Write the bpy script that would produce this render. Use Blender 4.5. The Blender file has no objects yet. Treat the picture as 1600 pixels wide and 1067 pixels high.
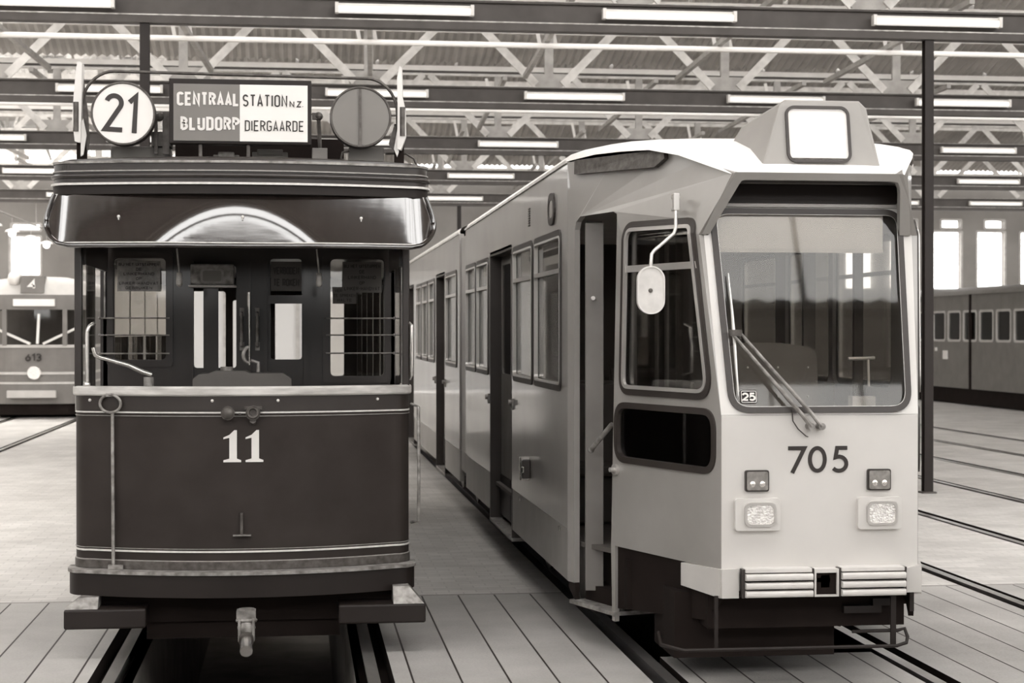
import bpy, bmesh, math, random
from mathutils import Vector
from mathutils.geometry import tessellate_polygon
random.seed(7)
scene = bpy.context.scene
COL = scene.collection
PI = math.pi

# ------------------------------------------------------------------ camera
cam_data = bpy.data.cameras.new('camera')
cam = bpy.data.objects.new('camera', cam_data)
COL.objects.link(cam)
FPX = 2700.0
cam_data.sensor_width = 36.0
cam_data.lens = 36.0 * FPX / 1600.0
cam.location = (0, 0, 2.0)
YAW = math.atan(335 / FPX)
PITCH = -math.atan(15.5 / FPX)
cam.rotation_euler = (PI / 2 + PITCH, 0, -YAW)
cam_data.clip_end = 400
cam_data.dof.use_dof = True
cam_data.dof.focus_distance = 10.6
cam_data.dof.aperture_fstop = 4.5
scene.camera = cam

# ------------------------------------------------------------------ exposure, sky
vs = scene.view_settings
vs.view_transform = 'Standard'
vs.look = 'None'
vs.gamma = 1
vs.use_curve_mapping = False
vs.exposure = -0.32
world = bpy.data.worlds.new('sky')
scene.world = world
world.use_nodes = True
bgn = world.node_tree.nodes['Background']
bgn.inputs[0].default_value = (1.0, 0.985, 0.965, 1)
bgn.inputs[1].default_value = 8.0

def area_light(name, loc, rot, sx, sy, power):
    d = bpy.data.lights.new(name, 'AREA')
    d.shape = 'RECTANGLE'; d.size = sx; d.size_y = sy; d.energy = power
    d.color = (1.0, 0.97, 0.92)
    o = bpy.data.objects.new(name, d)
    o.location = loc; o.rotation_euler = rot
    COL.objects.link(o)
    return o

# ------------------------------------------------------------------ materials
def lin(v):
    v = max(0.0, v) / 255.0
    return v / 12.92 if v <= 0.04045 else ((v + 0.055) / 1.055) ** 2.4
def tone(v):
    k = max(0.0, 1 - v / 110.0)
    return (lin(v + 3.5 + 2.5 * k), lin(v - .5 - 1.2 * k), lin(v - 5 + k), 1)
def mat(name, v, rough=0.5, metal=0.0, spread=0.0, scale=3.0, bump=0.0, bscale=40.0, coat=0.0, stretch=(1, 1, 1), spec=0.5):
    m = bpy.data.materials.new(name); m.use_nodes = True
    nt = m.node_tree; b = nt.nodes['Principled BSDF']
    b.inputs['Roughness'].default_value = rough
    b.inputs['Metallic'].default_value = metal
    b.inputs['Specular IOR Level'].default_value = spec
    b.inputs['Coat Weight'].default_value = coat
    b.inputs['Coat Roughness'].default_value = 0.08
    b.inputs['Base Color'].default_value = tone(v)
    tc = nt.nodes.new('ShaderNodeTexCoord')
    mp = nt.nodes.new('ShaderNodeMapping'); mp.inputs['Scale'].default_value = stretch
    nt.links.new(tc.outputs['Object'], mp.inputs['Vector'])
    n = nt.nodes.new('ShaderNodeTexNoise'); n.inputs['Scale'].default_value = scale; n.inputs['Detail'].default_value = 6
    nt.links.new(mp.outputs[0], n.inputs['Vector'])
    r = nt.nodes.new('ShaderNodeValToRGB')
    r.color_ramp.elements[0].position = 0.3; r.color_ramp.elements[1].position = 0.7
    r.color_ramp.elements[0].color = tone(v - spread); r.color_ramp.elements[1].color = tone(v + spread)
    nt.links.new(n.outputs['Fac'], r.inputs[0]); nt.links.new(r.outputs[0], b.inputs['Base Color'])
    if bump:
        n2 = nt.nodes.new('ShaderNodeTexNoise'); n2.inputs['Scale'].default_value = bscale; n2.inputs['Detail'].default_value = 5
        nt.links.new(mp.outputs[0], n2.inputs['Vector'])
        bp = nt.nodes.new('ShaderNodeBump'); bp.inputs['Strength'].default_value = bump; bp.inputs['Distance'].default_value = 0.01
        nt.links.new(n2.outputs['Fac'], bp.inputs['Height']); nt.links.new(bp.outputs[0], b.inputs['Normal'])
    return m
def glass_mat(name, tint=0.9, refl=1.0):
    m = bpy.data.materials.new(name); m.use_nodes = True
    nt = m.node_tree; nt.nodes.clear()
    out = nt.nodes.new('ShaderNodeOutputMaterial'); mix = nt.nodes.new('ShaderNodeMixShader')
    t = nt.nodes.new('ShaderNodeBsdfTransparent'); t.inputs[0].default_value = (tint, tint * .985, tint * .96, 1)
    g = nt.nodes.new('ShaderNodeBsdfGlossy'); g.inputs['Roughness'].default_value = 0.03
    f = nt.nodes.new('ShaderNodeFresnel'); f.inputs[0].default_value = 1.5
    mu = nt.nodes.new('ShaderNodeMath'); mu.operation = 'MULTIPLY'; mu.inputs[1].default_value = refl; mu.use_clamp = True
    nt.links.new(f.outputs[0], mu.inputs[0]); nt.links.new(mu.outputs[0], mix.inputs[0])
    nt.links.new(t.outputs[0], mix.inputs[1]); nt.links.new(g.outputs[0], mix.inputs[2]); nt.links.new(mix.outputs[0], out.inputs[0])
    return m
def frosted_mat(name, v, k=.5):
    m = bpy.data.materials.new(name); m.use_nodes = True
    nt = m.node_tree; nt.nodes.clear()
    out = nt.nodes.new('ShaderNodeOutputMaterial'); mix = nt.nodes.new('ShaderNodeMixShader'); mix.inputs[0].default_value = 1 - k
    t = nt.nodes.new('ShaderNodeBsdfTranslucent'); t.inputs[0].default_value = (lin(v), lin(v), lin(v), 1)
    d = nt.nodes.new('ShaderNodeBsdfDiffuse'); d.inputs[0].default_value = tone(v)
    nt.links.new(t.outputs[0], mix.inputs[1]); nt.links.new(d.outputs[0], mix.inputs[2]); nt.links.new(mix.outputs[0], out.inputs[0])
    return m
def emit_mat(name, v, s):
    m = bpy.data.materials.new(name); m.use_nodes = True
    b = m.node_tree.nodes['Principled BSDF']
    b.inputs['Base Color'].default_value = tone(v)
    b.inputs['Emission Color'].default_value = (1, .98, .93, 1)
    b.inputs['Emission Strength'].default_value = s
    return m

M = {}
M['old_paint'] = mat('dark_varnished_paint', 40, .35, spread=6, scale=4, coat=.25, stretch=(1, 1, .5))
M['old_dash'] = mat('dark_dash_paint', 42, .6, spread=5, scale=3.5, bump=.04, bscale=6, spec=.22)
M['hood'] = mat('glossy_varnish', 34, .10, spread=4, scale=8, bump=.05, bscale=4, coat=1.0, stretch=(1, 1, 6))
M['black'] = mat('black_paint', 27, .5, spread=3, spec=.3)
M['matt_black'] = mat('black_underframe', 24, .85, spread=4, spec=.15)
M['hood'].node_tree.nodes['Principled BSDF'].inputs['Coat IOR'].default_value = 1.95
M['gold'] = mat('pale_lining_paint', 205, .45, spread=10, scale=30)
M['gold_dim'] = mat('dull_lining_paint', 140, .5, spread=12, scale=30)
M['worn_wood'] = mat('worn_pale_wood', 176, .55, spread=28, scale=9, bump=.15, stretch=(.4, 1, 2))
M['worn_metal'] = mat('worn_grey_iron', 130, .5, .3, spread=35, scale=18, bump=.2)
M['iron'] = mat('dark_iron', 78, .5, .4, spread=18, scale=20, bump=.2)
M['brass'] = mat('bright_brass', 215, .25, .8, spread=8)
M['chrome'] = mat('chrome', 225, .18, .9)
M['white'] = mat('white_enamel', 212, .35, spread=3)
M['ivory'] = mat('white_sign_face', 220, .5, spread=3)
M['ink'] = mat('black_lettering', 38, .5)
M['sign_grey'] = mat('grey_sign_face', 112, .6, spread=3)
M['disc_grey'] = mat('grey_disc_paint', 116, .6, spread=5)
M['roof_box'] = mat('grey_roof_box', 118, .7, spread=10)
M['cream'] = mat('pale_tram_paint', 198, .42, spread=4, scale=2, bump=.03, bscale=3, coat=.25)
M['side'] = mat('shaded_side_paint', 148, .3, spread=9, scale=1.5, bump=.05, bscale=1.2, coat=.6)  # front's paint darkened: the shade of the sides is in this colour
M['skirt'] = mat('grey_skirt_paint', 140, .4, spread=8)
M['roof_paint'] = mat('pale_roof_paint', 228, .55, spread=5, scale=3, stretch=(1, 6, 1))
M['lip'] = mat('grey_hood_lip', 146, .5, spread=5)  # shade of the down-facing lip is in this grey; roof sign shares it
M['rubber'] = mat('black_rubber', 46, .45, spread=4)
M['alu'] = mat('aluminium_trim', 200, .3, .6, spread=8)
M['dark_in'] = mat('dark_interior', 84, .7, spread=6)
M['mid_in'] = mat('grey_interior_panel', 104, .6, spread=8)
M['pale_in'] = mat('pale_interior_panel', 170, .6, spread=8)
M['seat'] = mat('dark_seat_vinyl', 84, .5, spread=8)
M['bumper'] = mat('pale_ribbed_bumper', 196, .45, spread=8)
M['bumper_corner'] = mat('grey_bumper_corner', 186, .5, spread=6)
M['mirror_back'] = mat('mirror_casing', 205, .5, spread=10, scale=12)
M['lens'] = mat('headlamp_lens', 225, .15, .5, spread=25, scale=60, bump=.6, bscale=90)
M['lamp_grey'] = mat('grey_signal_lens', 128, .25, spread=15, scale=30)
M['glass'] = glass_mat('window_glass', .9, .8)
M['windscreen'] = glass_mat('windscreen_glass', .93, .65)
M['glass_dark'] = glass_mat('tinted_window_glass', .72, 1.0)
M['frosted'] = frosted_mat('frosted_glass', 185)
M['blind'] = frosted_mat('pale_blind_cloth', 248, .85)
M['added_curtain'] = frosted_mat('added_curtain_cloth', 250, .55)
M['roof_sheet'] = mat('corrugated_roof_sheet', 168, .75, spread=16, scale=1.2)
M['steel_pale'] = mat('pale_painted_steel', 200, .6, spread=18, scale=5)
M['steel_mid'] = mat('grey_painted_steel', 160, .6, spread=14, scale=5)
M['steel_dark'] = mat('dark_painted_steel', 64, .6, spread=8, scale=3)
M['edge_highlight'] = mat('flange_highlight_paint', 170, .8, spread=30, scale=12)  # pale strip paints an edge highlight along the beam flange
M['tube'] = emit_mat('fluorescent_tube', 235, .55)
M['bulb'] = emit_mat('lamp_bulb', 240, 6.0)
M['pipe'] = mat('white_painted_pipe', 225, .5, spread=6)
M['wall'] = mat('hall_wall_plaster', 118, .85, spread=14, scale=.5)
M['lowwall'] = mat('hall_lower_wall', 70, .85, spread=12, scale=.8)
M['rail'] = mat('steel_rail', 175, .28, .8, spread=25, scale=6, stretch=(1, .2, 1))
M['pit'] = mat('dark_pit_concrete', 120, .95, spread=10, spec=.1)
M['oldcar'] = mat('distant_tram_paint', 108, .45, spread=6)
M['oldcar_pale'] = mat('distant_tram_pale_paint', 178, .5, spread=8)
M['outside'] = mat('bright_yard_ground', 235, .9, spread=6)

def floor_mat():
    m = bpy.data.materials.new('paving_and_plank_floor'); m.use_nodes = True
    nt = m.node_tree; b = nt.nodes['Principled BSDF']; L = nt.links.new
    def N(t, **k):
        n = nt.nodes.new(t)
        for a, v in k.items(): setattr(n, a, v)
        return n
    def math_(op, a, bb=None, clamp=False):
        n = N('ShaderNodeMath', operation=op, use_clamp=clamp)
        for i, x in enumerate((a, bb)):
            if x is None: continue
            if isinstance(x, (int, float)): n.inputs[i].default_value = x
            else: L(x, n.inputs[i])
        return n.outputs[0]
    tc = N('ShaderNodeTexCoord'); sx = N('ShaderNodeSeparateXYZ'); L(tc.outputs['Object'], sx.inputs[0])
    x, y = sx.outputs[0], sx.outputs[1]
    # boards run along the rails up to y = 13, small setts beyond
    isb = math_('LESS_THAN', y, 13.05)
    px = math_('DIVIDE', math_('ADD', x, 40.05), 0.275)
    fr = math_('FRACT', px)
    gap = math_('LESS_THAN', fr, 0.045)
    fl = math_('FLOOR', px)
    wn = N('ShaderNodeTexWhiteNoise', noise_dimensions='1D'); L(fl, wn.inputs['W'])
    ns = N('ShaderNodeTexNoise'); ns.inputs['Scale'].default_value = 1.1; ns.inputs['Detail'].default_value = 7; ns.inputs['Roughness'].default_value = .6
    L(tc.outputs['Object'], ns.inputs['Vector'])
    nf = N('ShaderNodeTexNoise'); nf.inputs['Scale'].default_value = 60; nf.inputs['Detail'].default_value = 4
    L(tc.outputs['Object'], nf.inputs['Vector'])
    br = N('ShaderNodeTexBrick'); br.inputs['Scale'].default_value = 1.0
    br.inputs['Brick Width'].default_value = .21; br.inputs['Row Height'].default_value = .11; br.inputs['Mortar Size'].default_value = .006
    br.inputs['Color1'].default_value = (1, 1, 1, 1); br.inputs['Color2'].default_value = (.86, .86, .86, 1); br.inputs['Mortar'].default_value = (.78, .78, .78, 1)
    L(tc.outputs['Object'], br.inputs['Vector'])
    base = N('ShaderNodeValToRGB'); base.color_ramp.elements[0].position = .25; base.color_ramp.elements[1].position = .75
    base.color_ramp.elements[0].color = tone(176); base.color_ramp.elements[1].color = tone(212)
    L(ns.outputs['Fac'], base.inputs[0])
    mb = N('ShaderNodeMixRGB', blend_type='MULTIPLY'); mb.inputs[0].default_value = 1.0
    L(base.outputs[0], mb.inputs[1]); L(br.outputs['Color'], mb.inputs[2])
    v = math_('ADD', math_('MULTIPLY', wn.outputs['Value'], .14), .48)
    v2 = math_('ADD', v, math_('MULTIPLY', nf.outputs['Fac'], .2))
    mp = N('ShaderNodeMixRGB', blend_type='MULTIPLY'); mp.inputs[0].default_value = 1.0
    L(base.outputs[0], mp.inputs[1]); L(v2, mp.inputs[2])
    mg = N('ShaderNodeMixRGB'); L(gap, mg.inputs[0]); L(mp.outputs[0], mg.inputs[1]); mg.inputs[2].default_value = tone(40)
    fin = N('ShaderNodeMixRGB'); L(isb, fin.inputs[0]); L(mb.outputs[0], fin.inputs[1]); L(mg.outputs[0], fin.inputs[2])
    # cross joint
    ye = math_('LESS_THAN', math_('ABSOLUTE', math_('SUBTRACT', y, 13.08)), .03)
    f2 = N('ShaderNodeMixRGB'); L(math_('MULTIPLY', ye, .6), f2.inputs[0]); L(fin.outputs[0], f2.inputs[1]); f2.inputs[2].default_value = tone(95)
    L(f2.outputs[0], b.inputs['Base Color'])
    b.inputs['Roughness'].default_value = .62; b.inputs['Specular IOR Level'].default_value = .35
    bp = N('ShaderNodeBump'); bp.inputs['Strength'].default_value = .25; bp.inputs['Distance'].default_value = .01
    L(nf.outputs['Fac'], bp.inputs['Height']); L(bp.outputs[0], b.inputs['Normal'])
    return m
M['floor'] = floor_mat()

# ------------------------------------------------------------------ mesh helpers
class MB:
    def __init__(s): s.v = []; s.f = []
    def add(s, vs_, fs):
        o = len(s.v); s.v += [tuple(v) for v in vs_]; s.f += [tuple(i + o for i in f) for f in fs]; return s
    def box(s, x0, x1, y0, y1, z0, z1):
        return s.add([(x0, y0, z0), (x1, y0, z0), (x1, y1, z0), (x0, y1, z0), (x0, y0, z1), (x1, y0, z1), (x1, y1, z1), (x0, y1, z1)],
                     [(0, 3, 2, 1), (4, 5, 6, 7), (0, 1, 5, 4), (1, 2, 6, 5), (2, 3, 7, 6), (3, 0, 4, 7)])
    def bar(s, p0, p1, w, t, up=(0, 0, 1)):
        p0 = Vector(p0); p1 = Vector(p1); d = (p1 - p0).normalized(); u = Vector(up)
        a = d.cross(u)
        if a.length < 1e-4: a = d.cross(Vector((0, 1, 0)))
        a.normalize(); b = a.cross(d).normalized(); vs_ = []
        for p in (p0, p1):
            for i, j in ((-1, -1), (1, -1), (1, 1), (-1, 1)): vs_.append(p + a * i * w / 2 + b * j * t / 2)
        return s.add(vs_, [(0, 1, 2, 3), (7, 6, 5, 4), (0, 4, 5, 1), (1, 5, 6, 2), (2, 6, 7, 3), (3, 7, 4, 0)])
    def tube(s, pts, r, n=10, closed=False):
        pts = [Vector(p) for p in pts]; N_ = len(pts); rings = []
        ref = None
        for i, p in enumerate(pts):
            a = pts[i - 1] if (i > 0 or closed) else p
            b = pts[(i + 1) % N_] if (i < N_ - 1 or closed) else p
            d = (b - a).normalized()
            if ref is None:
                ref = d.cross(Vector((0, 0, 1)))
                if ref.length < .05: ref = d.cross(Vector((0, 1, 0)))
            ref = (ref - d * ref.dot(d)).normalized(); q = d.cross(ref)
            rr = r[i] if isinstance(r, (list, tuple)) else r
            rings.append([p + (ref * math.cos(2 * PI * k / n) + q * math.sin(2 * PI * k / n)) * rr for k in range(n)])
        fs = []; vs_ = [v for R in rings for v in R]
        for i in range(N_ - (0 if closed else 1)):
            j = (i + 1) % N_
            for k in range(n): fs.append((i * n + k, i * n + (k + 1) % n, j * n + (k + 1) % n, j * n + k))
        if not closed:
            fs.append(tuple(range(n - 1, -1, -1))); fs.append(tuple((N_ - 1) * n + k for k in range(n)))
        return s.add(vs_, fs)
    def cyl(s, p0, p1, r, n=16, r2=None): return s.tube([p0, p1], [r, r if r2 is None else r2], n)
    def ball(s, c, r, n=12, sc=(1, 1, 1)):
        vs_ = []; fs = []
        for i in range(n // 2 + 1):
            th = PI * i / (n // 2)
            for k in range(n):
                ph = 2 * PI * k / n
                vs_.append((c[0] + r * sc[0] * math.sin(th) * math.cos(ph), c[1] + r * sc[1] * math.sin(th) * math.sin(ph), c[2] + r * sc[2] * math.cos(th)))
        for i in range(n // 2):
            for k in range(n): fs.append((i * n + k, (i + 1) * n + k, (i + 1) * n + (k + 1) % n, i * n + (k + 1) % n))
        return s.add(vs_, fs)
    def grid(s, fn, nu, nv, th=0.0):
        """fn(u, v, d) for u, v in 0..1; closed slab when th is given"""
        vs_ = []; fs = []
        for L_ in ((0.0,) if not th else (0.0, th)):
            for j in range(nv + 1):
                for i in range(nu + 1): vs_.append(fn(i / nu, j / nv, L_))
        W = nu + 1; K = W * (nv + 1)
        for j in range(nv):
            for i in range(nu):
                a = j * W + i; fs.append((a, a + 1, a + 1 + W, a + W))
                if th: fs.append((K + a, K + a + W, K + a + 1 + W, K + a + 1))
        if th:
            rim = [i for i in range(W)] + [j * W + nu for j in range(1, nv + 1)] + [nv * W + i for i in range(nu - 1, -1, -1)] + [j * W for j in range(nv - 1, 0, -1)]
            for q in range(len(rim)):
                a, b = rim[q], rim[(q + 1) % len(rim)]; fs.append((b, a, a + K, b + K))
        return s.add(vs_, fs)
    def plate(s, fn, loops, th):
        """polygon (outer loop, then holes) mapped by fn(x, y, d) and given thickness th"""
        L3 = [[Vector((p[0], p[1], 0)) for p in lp] for lp in loops]
        tris = tessellate_polygon(L3)
        flat = [p for lp in loops for p in lp]; n = len(flat)
        vs_ = [fn(p[0], p[1], 0) for p in flat] + [fn(p[0], p[1], th) for p in flat]
        fs = [tuple(t) for t in tris] + [tuple(i + n for i in reversed(t)) for t in tris]
        o = 0
        for lp in loops:
            m = len(lp)
            for i in range(m):
                a, b = o + i, o + (i + 1) % m; fs.append((a, b, b + n, a + n))
            o += m
        return s.add(vs_, fs)
    def ribbon(s, fn, path, w, th, closed=False):
        """flat stroke of width w along a 2D path mapped by fn"""
        n = len(path); Lp = []; Rp = []
        for i in range(n):
            p = Vector(path[i][:2])
            a = Vector(path[i - 1][:2]) if (i > 0 or closed) else None
            b = Vector(path[(i + 1) % n][:2]) if (i < n - 1 or closed) else None
            d1 = (p - a).normalized() if a is not None else None
            d2 = (b - p).normalized() if b is not None else None
            if d1 is None: d1 = d2
            if d2 is None: d2 = d1
            t = d1 + d2
            if t.length < 1e-5: t = d1.copy()
            t.normalize(); nn = Vector((-t.y, t.x)); c = max(.45, nn.dot(Vector((-d1.y, d1.x))))
            Lp.append(p + nn * w / 2 / c); Rp.append(p - nn * w / 2 / c)
        vs_ = []
        for a, b in zip(Lp, Rp): vs_ += [fn(a.x, a.y, 0), fn(b.x, b.y, 0), fn(a.x, a.y, th), fn(b.x, b.y, th)]
        fs = []
        for i in range(n - (0 if closed else 1)):
            j = (i + 1) % n; A, B = 4 * i, 4 * j
            fs += [(A, A + 1, B + 1, B), (A + 2, B + 2, B + 3, A + 3), (A, B, B + 2, A + 2), (A + 1, A + 3, B + 3, B + 1)]
        if not closed: fs += [(0, 2, 3, 1), (4 * n - 4, 4 * n - 3, 4 * n - 1, 4 * n - 2)]
        return s.add(vs_, fs)
    def build(s, name, material, parent=None, smooth=None, bevel=0.0, base=None):
        me = bpy.data.meshes.new(name)
        off = base if base is not None else (parent_base(parent) if parent is not None else (0, 0, 0))
        me.from_pydata([(v[0] - off[0], v[1] - off[1], v[2] - off[2]) for v in s.v], [], s.f)
        me.validate()
        bm = bmesh.new(); bm.from_mesh(me)
        bmesh.ops.recalc_face_normals(bm, faces=bm.faces)
        bm.to_mesh(me); bm.free()
        me.materials.append(M[material] if isinstance(material, str) else material)
        if smooth is not None:
            for p in me.polygons: p.use_smooth = True
            me.set_sharp_from_angle(angle=math.radians(smooth))
        o = bpy.data.objects.new(name, me); COL.objects.link(o)
        if parent is not None: o.parent = parent
        elif base is not None: o.location = base
        if bevel:
            md = o.modifiers.new('bevel', 'BEVEL'); md.width = bevel; md.segments = 2; md.limit_method = 'ANGLE'; md.angle_limit = math.radians(40)
        return o
def parent_base(p):
    x = [0, 0, 0]
    while p is not None:
        x[0] += p.location[0]; x[1] += p.location[1]; x[2] += p.location[2]; p = p.parent
    return tuple(x)
def thing(name, label, cat, loc=(0, 0, 0), group=None):
    o = bpy.data.objects.new(name, None); o.empty_display_size = .2; o.location = loc; COL.objects.link(o)
    return tag(o, label, cat, group)
def tag(o, label, cat, group=None, kind=None):
    o['label'] = label; o['category'] = cat
    if group: o['group'] = group
    if kind: o['kind'] = kind
    return o
def struct(name, mb, material, **k):
    o = mb.build(name, material, **k); o['kind'] = 'structure'; return o
def part(name, mb, material, parent, label=None, **k):
    o = mb.build(name, material, parent, **k)
    if label: o['label'] = label
    return o
def kids(o): return [c for c in bpy.data.objects if c.parent == o]
def copy_tree(o, loc, parent=None):
    c = o.copy(); COL.objects.link(c)
    if parent is None: c.location = loc
    else: c.parent = parent
    for k in kids(o): copy_tree(k, None, c)
    return c
def rrect(x0, x1, y0, y1, r, n=6):
    out = []
    for cx, cy, a in ((x1 - r, y0 + r, -90), (x1 - r, y1 - r, 0), (x0 + r, y1 - r, 90), (x0 + r, y0 + r, 180)):
        for k in range(n + 1):
            t = math.radians(a + 90 * k / n); out.append((cx + r * math.cos(t), cy + r * math.sin(t)))
    return out
def round_poly(pts, rs, n=6):
    """polygon with rounded corners (radius per corner)"""
    out = []; N_ = len(pts)
    for i in range(N_):
        p = Vector(pts[i]); a = Vector(pts[i - 1]) - p; b = Vector(pts[(i + 1) % N_]) - p
        la, lb = a.length, b.length; a.normalize(); b.normalize(); r = rs[i] if isinstance(rs, (list, tuple)) else rs
        if r <= 0: out.append(tuple(p)); continue
        ang = a.angle(b); d = min(r / math.tan(ang / 2), la * .48, lb * .48)
        p0 = p + a * d; p1 = p + b * d
        for k in range(n + 1):
            t = k / n; q = p0 * (1 - t) ** 2 + p * 2 * t * (1 - t) + p1 * t * t; out.append((q.x, q.y))
    return out
def grow(poly, d):
    """offset a closed polygon outward by d (counter-clockwise input)"""
    out = []; n = len(poly)
    for i in range(n):
        p = Vector(poly[i]); a = (p - Vector(poly[i - 1])); b = (Vector(poly[(i + 1) % n]) - p)
        if a.length < 1e-7: a = b
        if b.length < 1e-7: b = a
        t = (a.normalized() + b.normalized()).normalized(); nn = Vector((t.y, -t.x))
        c = max(.5, nn.dot(Vector((a.normalized().y, -a.normalized().x))))
        q = p + nn * d / c; out.append((q.x, q.y))
    return out
def arc(cx, cy, rx, ry, a0, a1, n=12):
    return [(cx + rx * math.cos(math.radians(a0 + (a1 - a0) * k / n)), cy + ry * math.sin(math.radians(a0 + (a1 - a0) * k / n))) for k in range(n + 1)]
def plane(o, ux, uy, nrm):
    """frame: (x, y, d) -> o + x*ux + y*uy + d*nrm"""
    o = Vector(o); ux = Vector(ux); uy = Vector(uy); nrm = Vector(nrm)
    return lambda x, y, d: o + ux * x + uy * y + nrm * d

# stroke alphabet, height 1: char -> (width, [(points, closed)])
def glyphs(w=.5):
    h = w / 2; r = min(h, .3); m = 1
    G = {}
    G['C'] = [(arc(h, 1 - r, h, r, 10, 180) + arc(h, r, h, r, 180, 350), 0)]
    G['O'] = [(arc(h, 1 - r, h, r, 0, 180) + arc(h, r, h, r, 180, 360), 1)]
    G['G'] = [(arc(h, 1 - r, h, r, 10, 180) + arc(h, r, h, r, 180, 360) + [(w, .45), (h, .45)], 0)]
    G['D'] = [([(0, 0), (0, 1)] + arc(w - r, 1 - r, r, r, 90, 0, 6) + arc(w - r, r, r, r, 0, -90, 6), 1)]
    G['E'] = [([(w, 1), (0, 1), (0, 0), (w, 0)], 0), ([(0, .51), (w * .85, .51)], 0)]
    G['F'] = [([(w, 1), (0, 1), (0, 0)], 0), ([(0, .51), (w * .85, .51)], 0)]
    G['H'] = [([(0, 0), (0, 1)], 0), ([(w, 0), (w, 1)], 0), ([(0, .5), (w, .5)], 0)]
    G['I'] = [([(0, 0), (0, 1)], 0)]
    G['K'] = [([(0, 0), (0, 1)], 0), ([(w, 1), (0, .42)], 0), ([(w * .35, .6), (w, 0)], 0)]
    G['L'] = [([(0, 1), (0, 0), (w * .9, 0)], 0)]
    G['N'] = [([(0, 0), (0, 1), (w, 0), (w, 1)], 0)]
    G['T'] = [([(0, 1), (w, 1)], 0), ([(h, 1), (h, 0)], 0)]
    G['V'] = [([(0, 1), (h, 0), (w, 1)], 0)]
    G['A'] = [([(0, 0), (h, 1), (w, 0)], 0), ([(w * .18, .27), (w * .82, .27)], 0)]
    G['P'] = [([(0, 0), (0, 1)] + arc(w - .25, .75, .25, .25, 90, -90, 8) + [(0, .5)], 0)]
    G['R'] = G['P'] + [([(w * .5, .5), (w, 0)], 0)]
    G['B'] = [([(0, 0), (0, 1)] + arc(w - .27, .755, .24, .245, 90, -90, 8) + [(0, .51)], 0), ([(w * .4, .51)] + arc(w - .25, .255, .25, .255, 90, -90, 8) + [(0, 0)], 0)]
    G['S'] = [(arc(h, .745, h, .255, 25, 270, 12) + arc(h, .245, h, .245, 90, -155, 12)[1:], 0)]
    G['U'] = [([(0, 1)] + arc(h, r, h, r, 180, 360) + [(w, 1)], 0)]
    G['J'] = [([(w, 1)] + arc(h, r, h, r, 0, -170), 0)]
    G['Q'] = [([(0, 1), (0, .42)], 0), ([(w, 1)] + arc(h, r, h, r, 0, -180, 12) + [(0, .34)], 0)]   # the Dutch IJ written as one letter
    G['Z'] = [([(0, 1), (w, 1), (0, 0), (w, 0)], 0)]
    G['.'] = [([(0, 0), (0, .1)], 0)]
    G['-'] = [([(0, .48), (w * .6, .48)], 0)]
    G['2'] = [(arc(h, 1 - h * 1.05, h, h * 1.05, 165, -28, 14) + [(.01, 0), (w * 1.02, 0)], 0)]
    G['1'] = [([(0, .80), (w * .5, 1), (w * .5, 0)], 0)]
    G['7'] = [([(0, 1), (w, 1), (w * .22, 0)], 0)]
    G['0'] = [(arc(h, .5, h, .5, 0, 360, 28)[:-1], 1)]
    G['5'] = [([(w * .92, 1), (w * .2, 1), (w * .1, .56)] + arc(w * .42, .32, w * .55, .325, 118, -140, 16), 0)]
    G['4'] = [([(w * .75, 0), (w * .75, 1), (0, .3), (w, .3)], 0)]
    G['6'] = [(arc(h, .32, h, .32, 0, 360, 18)[:-1], 1), ([(w * .8, 1), (w * .05, .42)], 0)]
    G['3'] = [(arc(h, .75, h, .25, 150, -90, 10) + arc(h, .25, h, .25, 90, -150, 10), 0)]
    return G
WIDE = {'I': .0, '.': .0, '1': .5, '-': .6, 'L': .9}
def text(mb, fn, s, x, y, h, w=.5, stroke=.15, gap=.28, th=.002, width=None, center=False, shear=0.0):
    """lettering laid on the frame fn; w, stroke and gap are fractions of the height"""
    G = glyphs(w)
    tot = 0
    for c in s: tot += (w * .6 if c == ' ' else w * WIDE.get(c, 1)) + gap
    tot = (tot - gap) * h
    k = 1.0; nst = 0
    if width: k = width / tot
    if center: x = x - tot * k / 2
    for c in s:
        adv = (w * .6 if c == ' ' else w * WIDE.get(c, 1)) + gap
        if c != ' ':
            for pts, cl in G[c]:
                P = [(x + p[0] * h * k, y + (p[1] * (1 - stroke) + stroke / 2) * h) for p in pts]
                nst += 1
                mb.ribbon(fn, P, stroke * h, th + .0002 * (nst % 5), bool(cl))
        x += adv * h * k
    return mb

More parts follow.
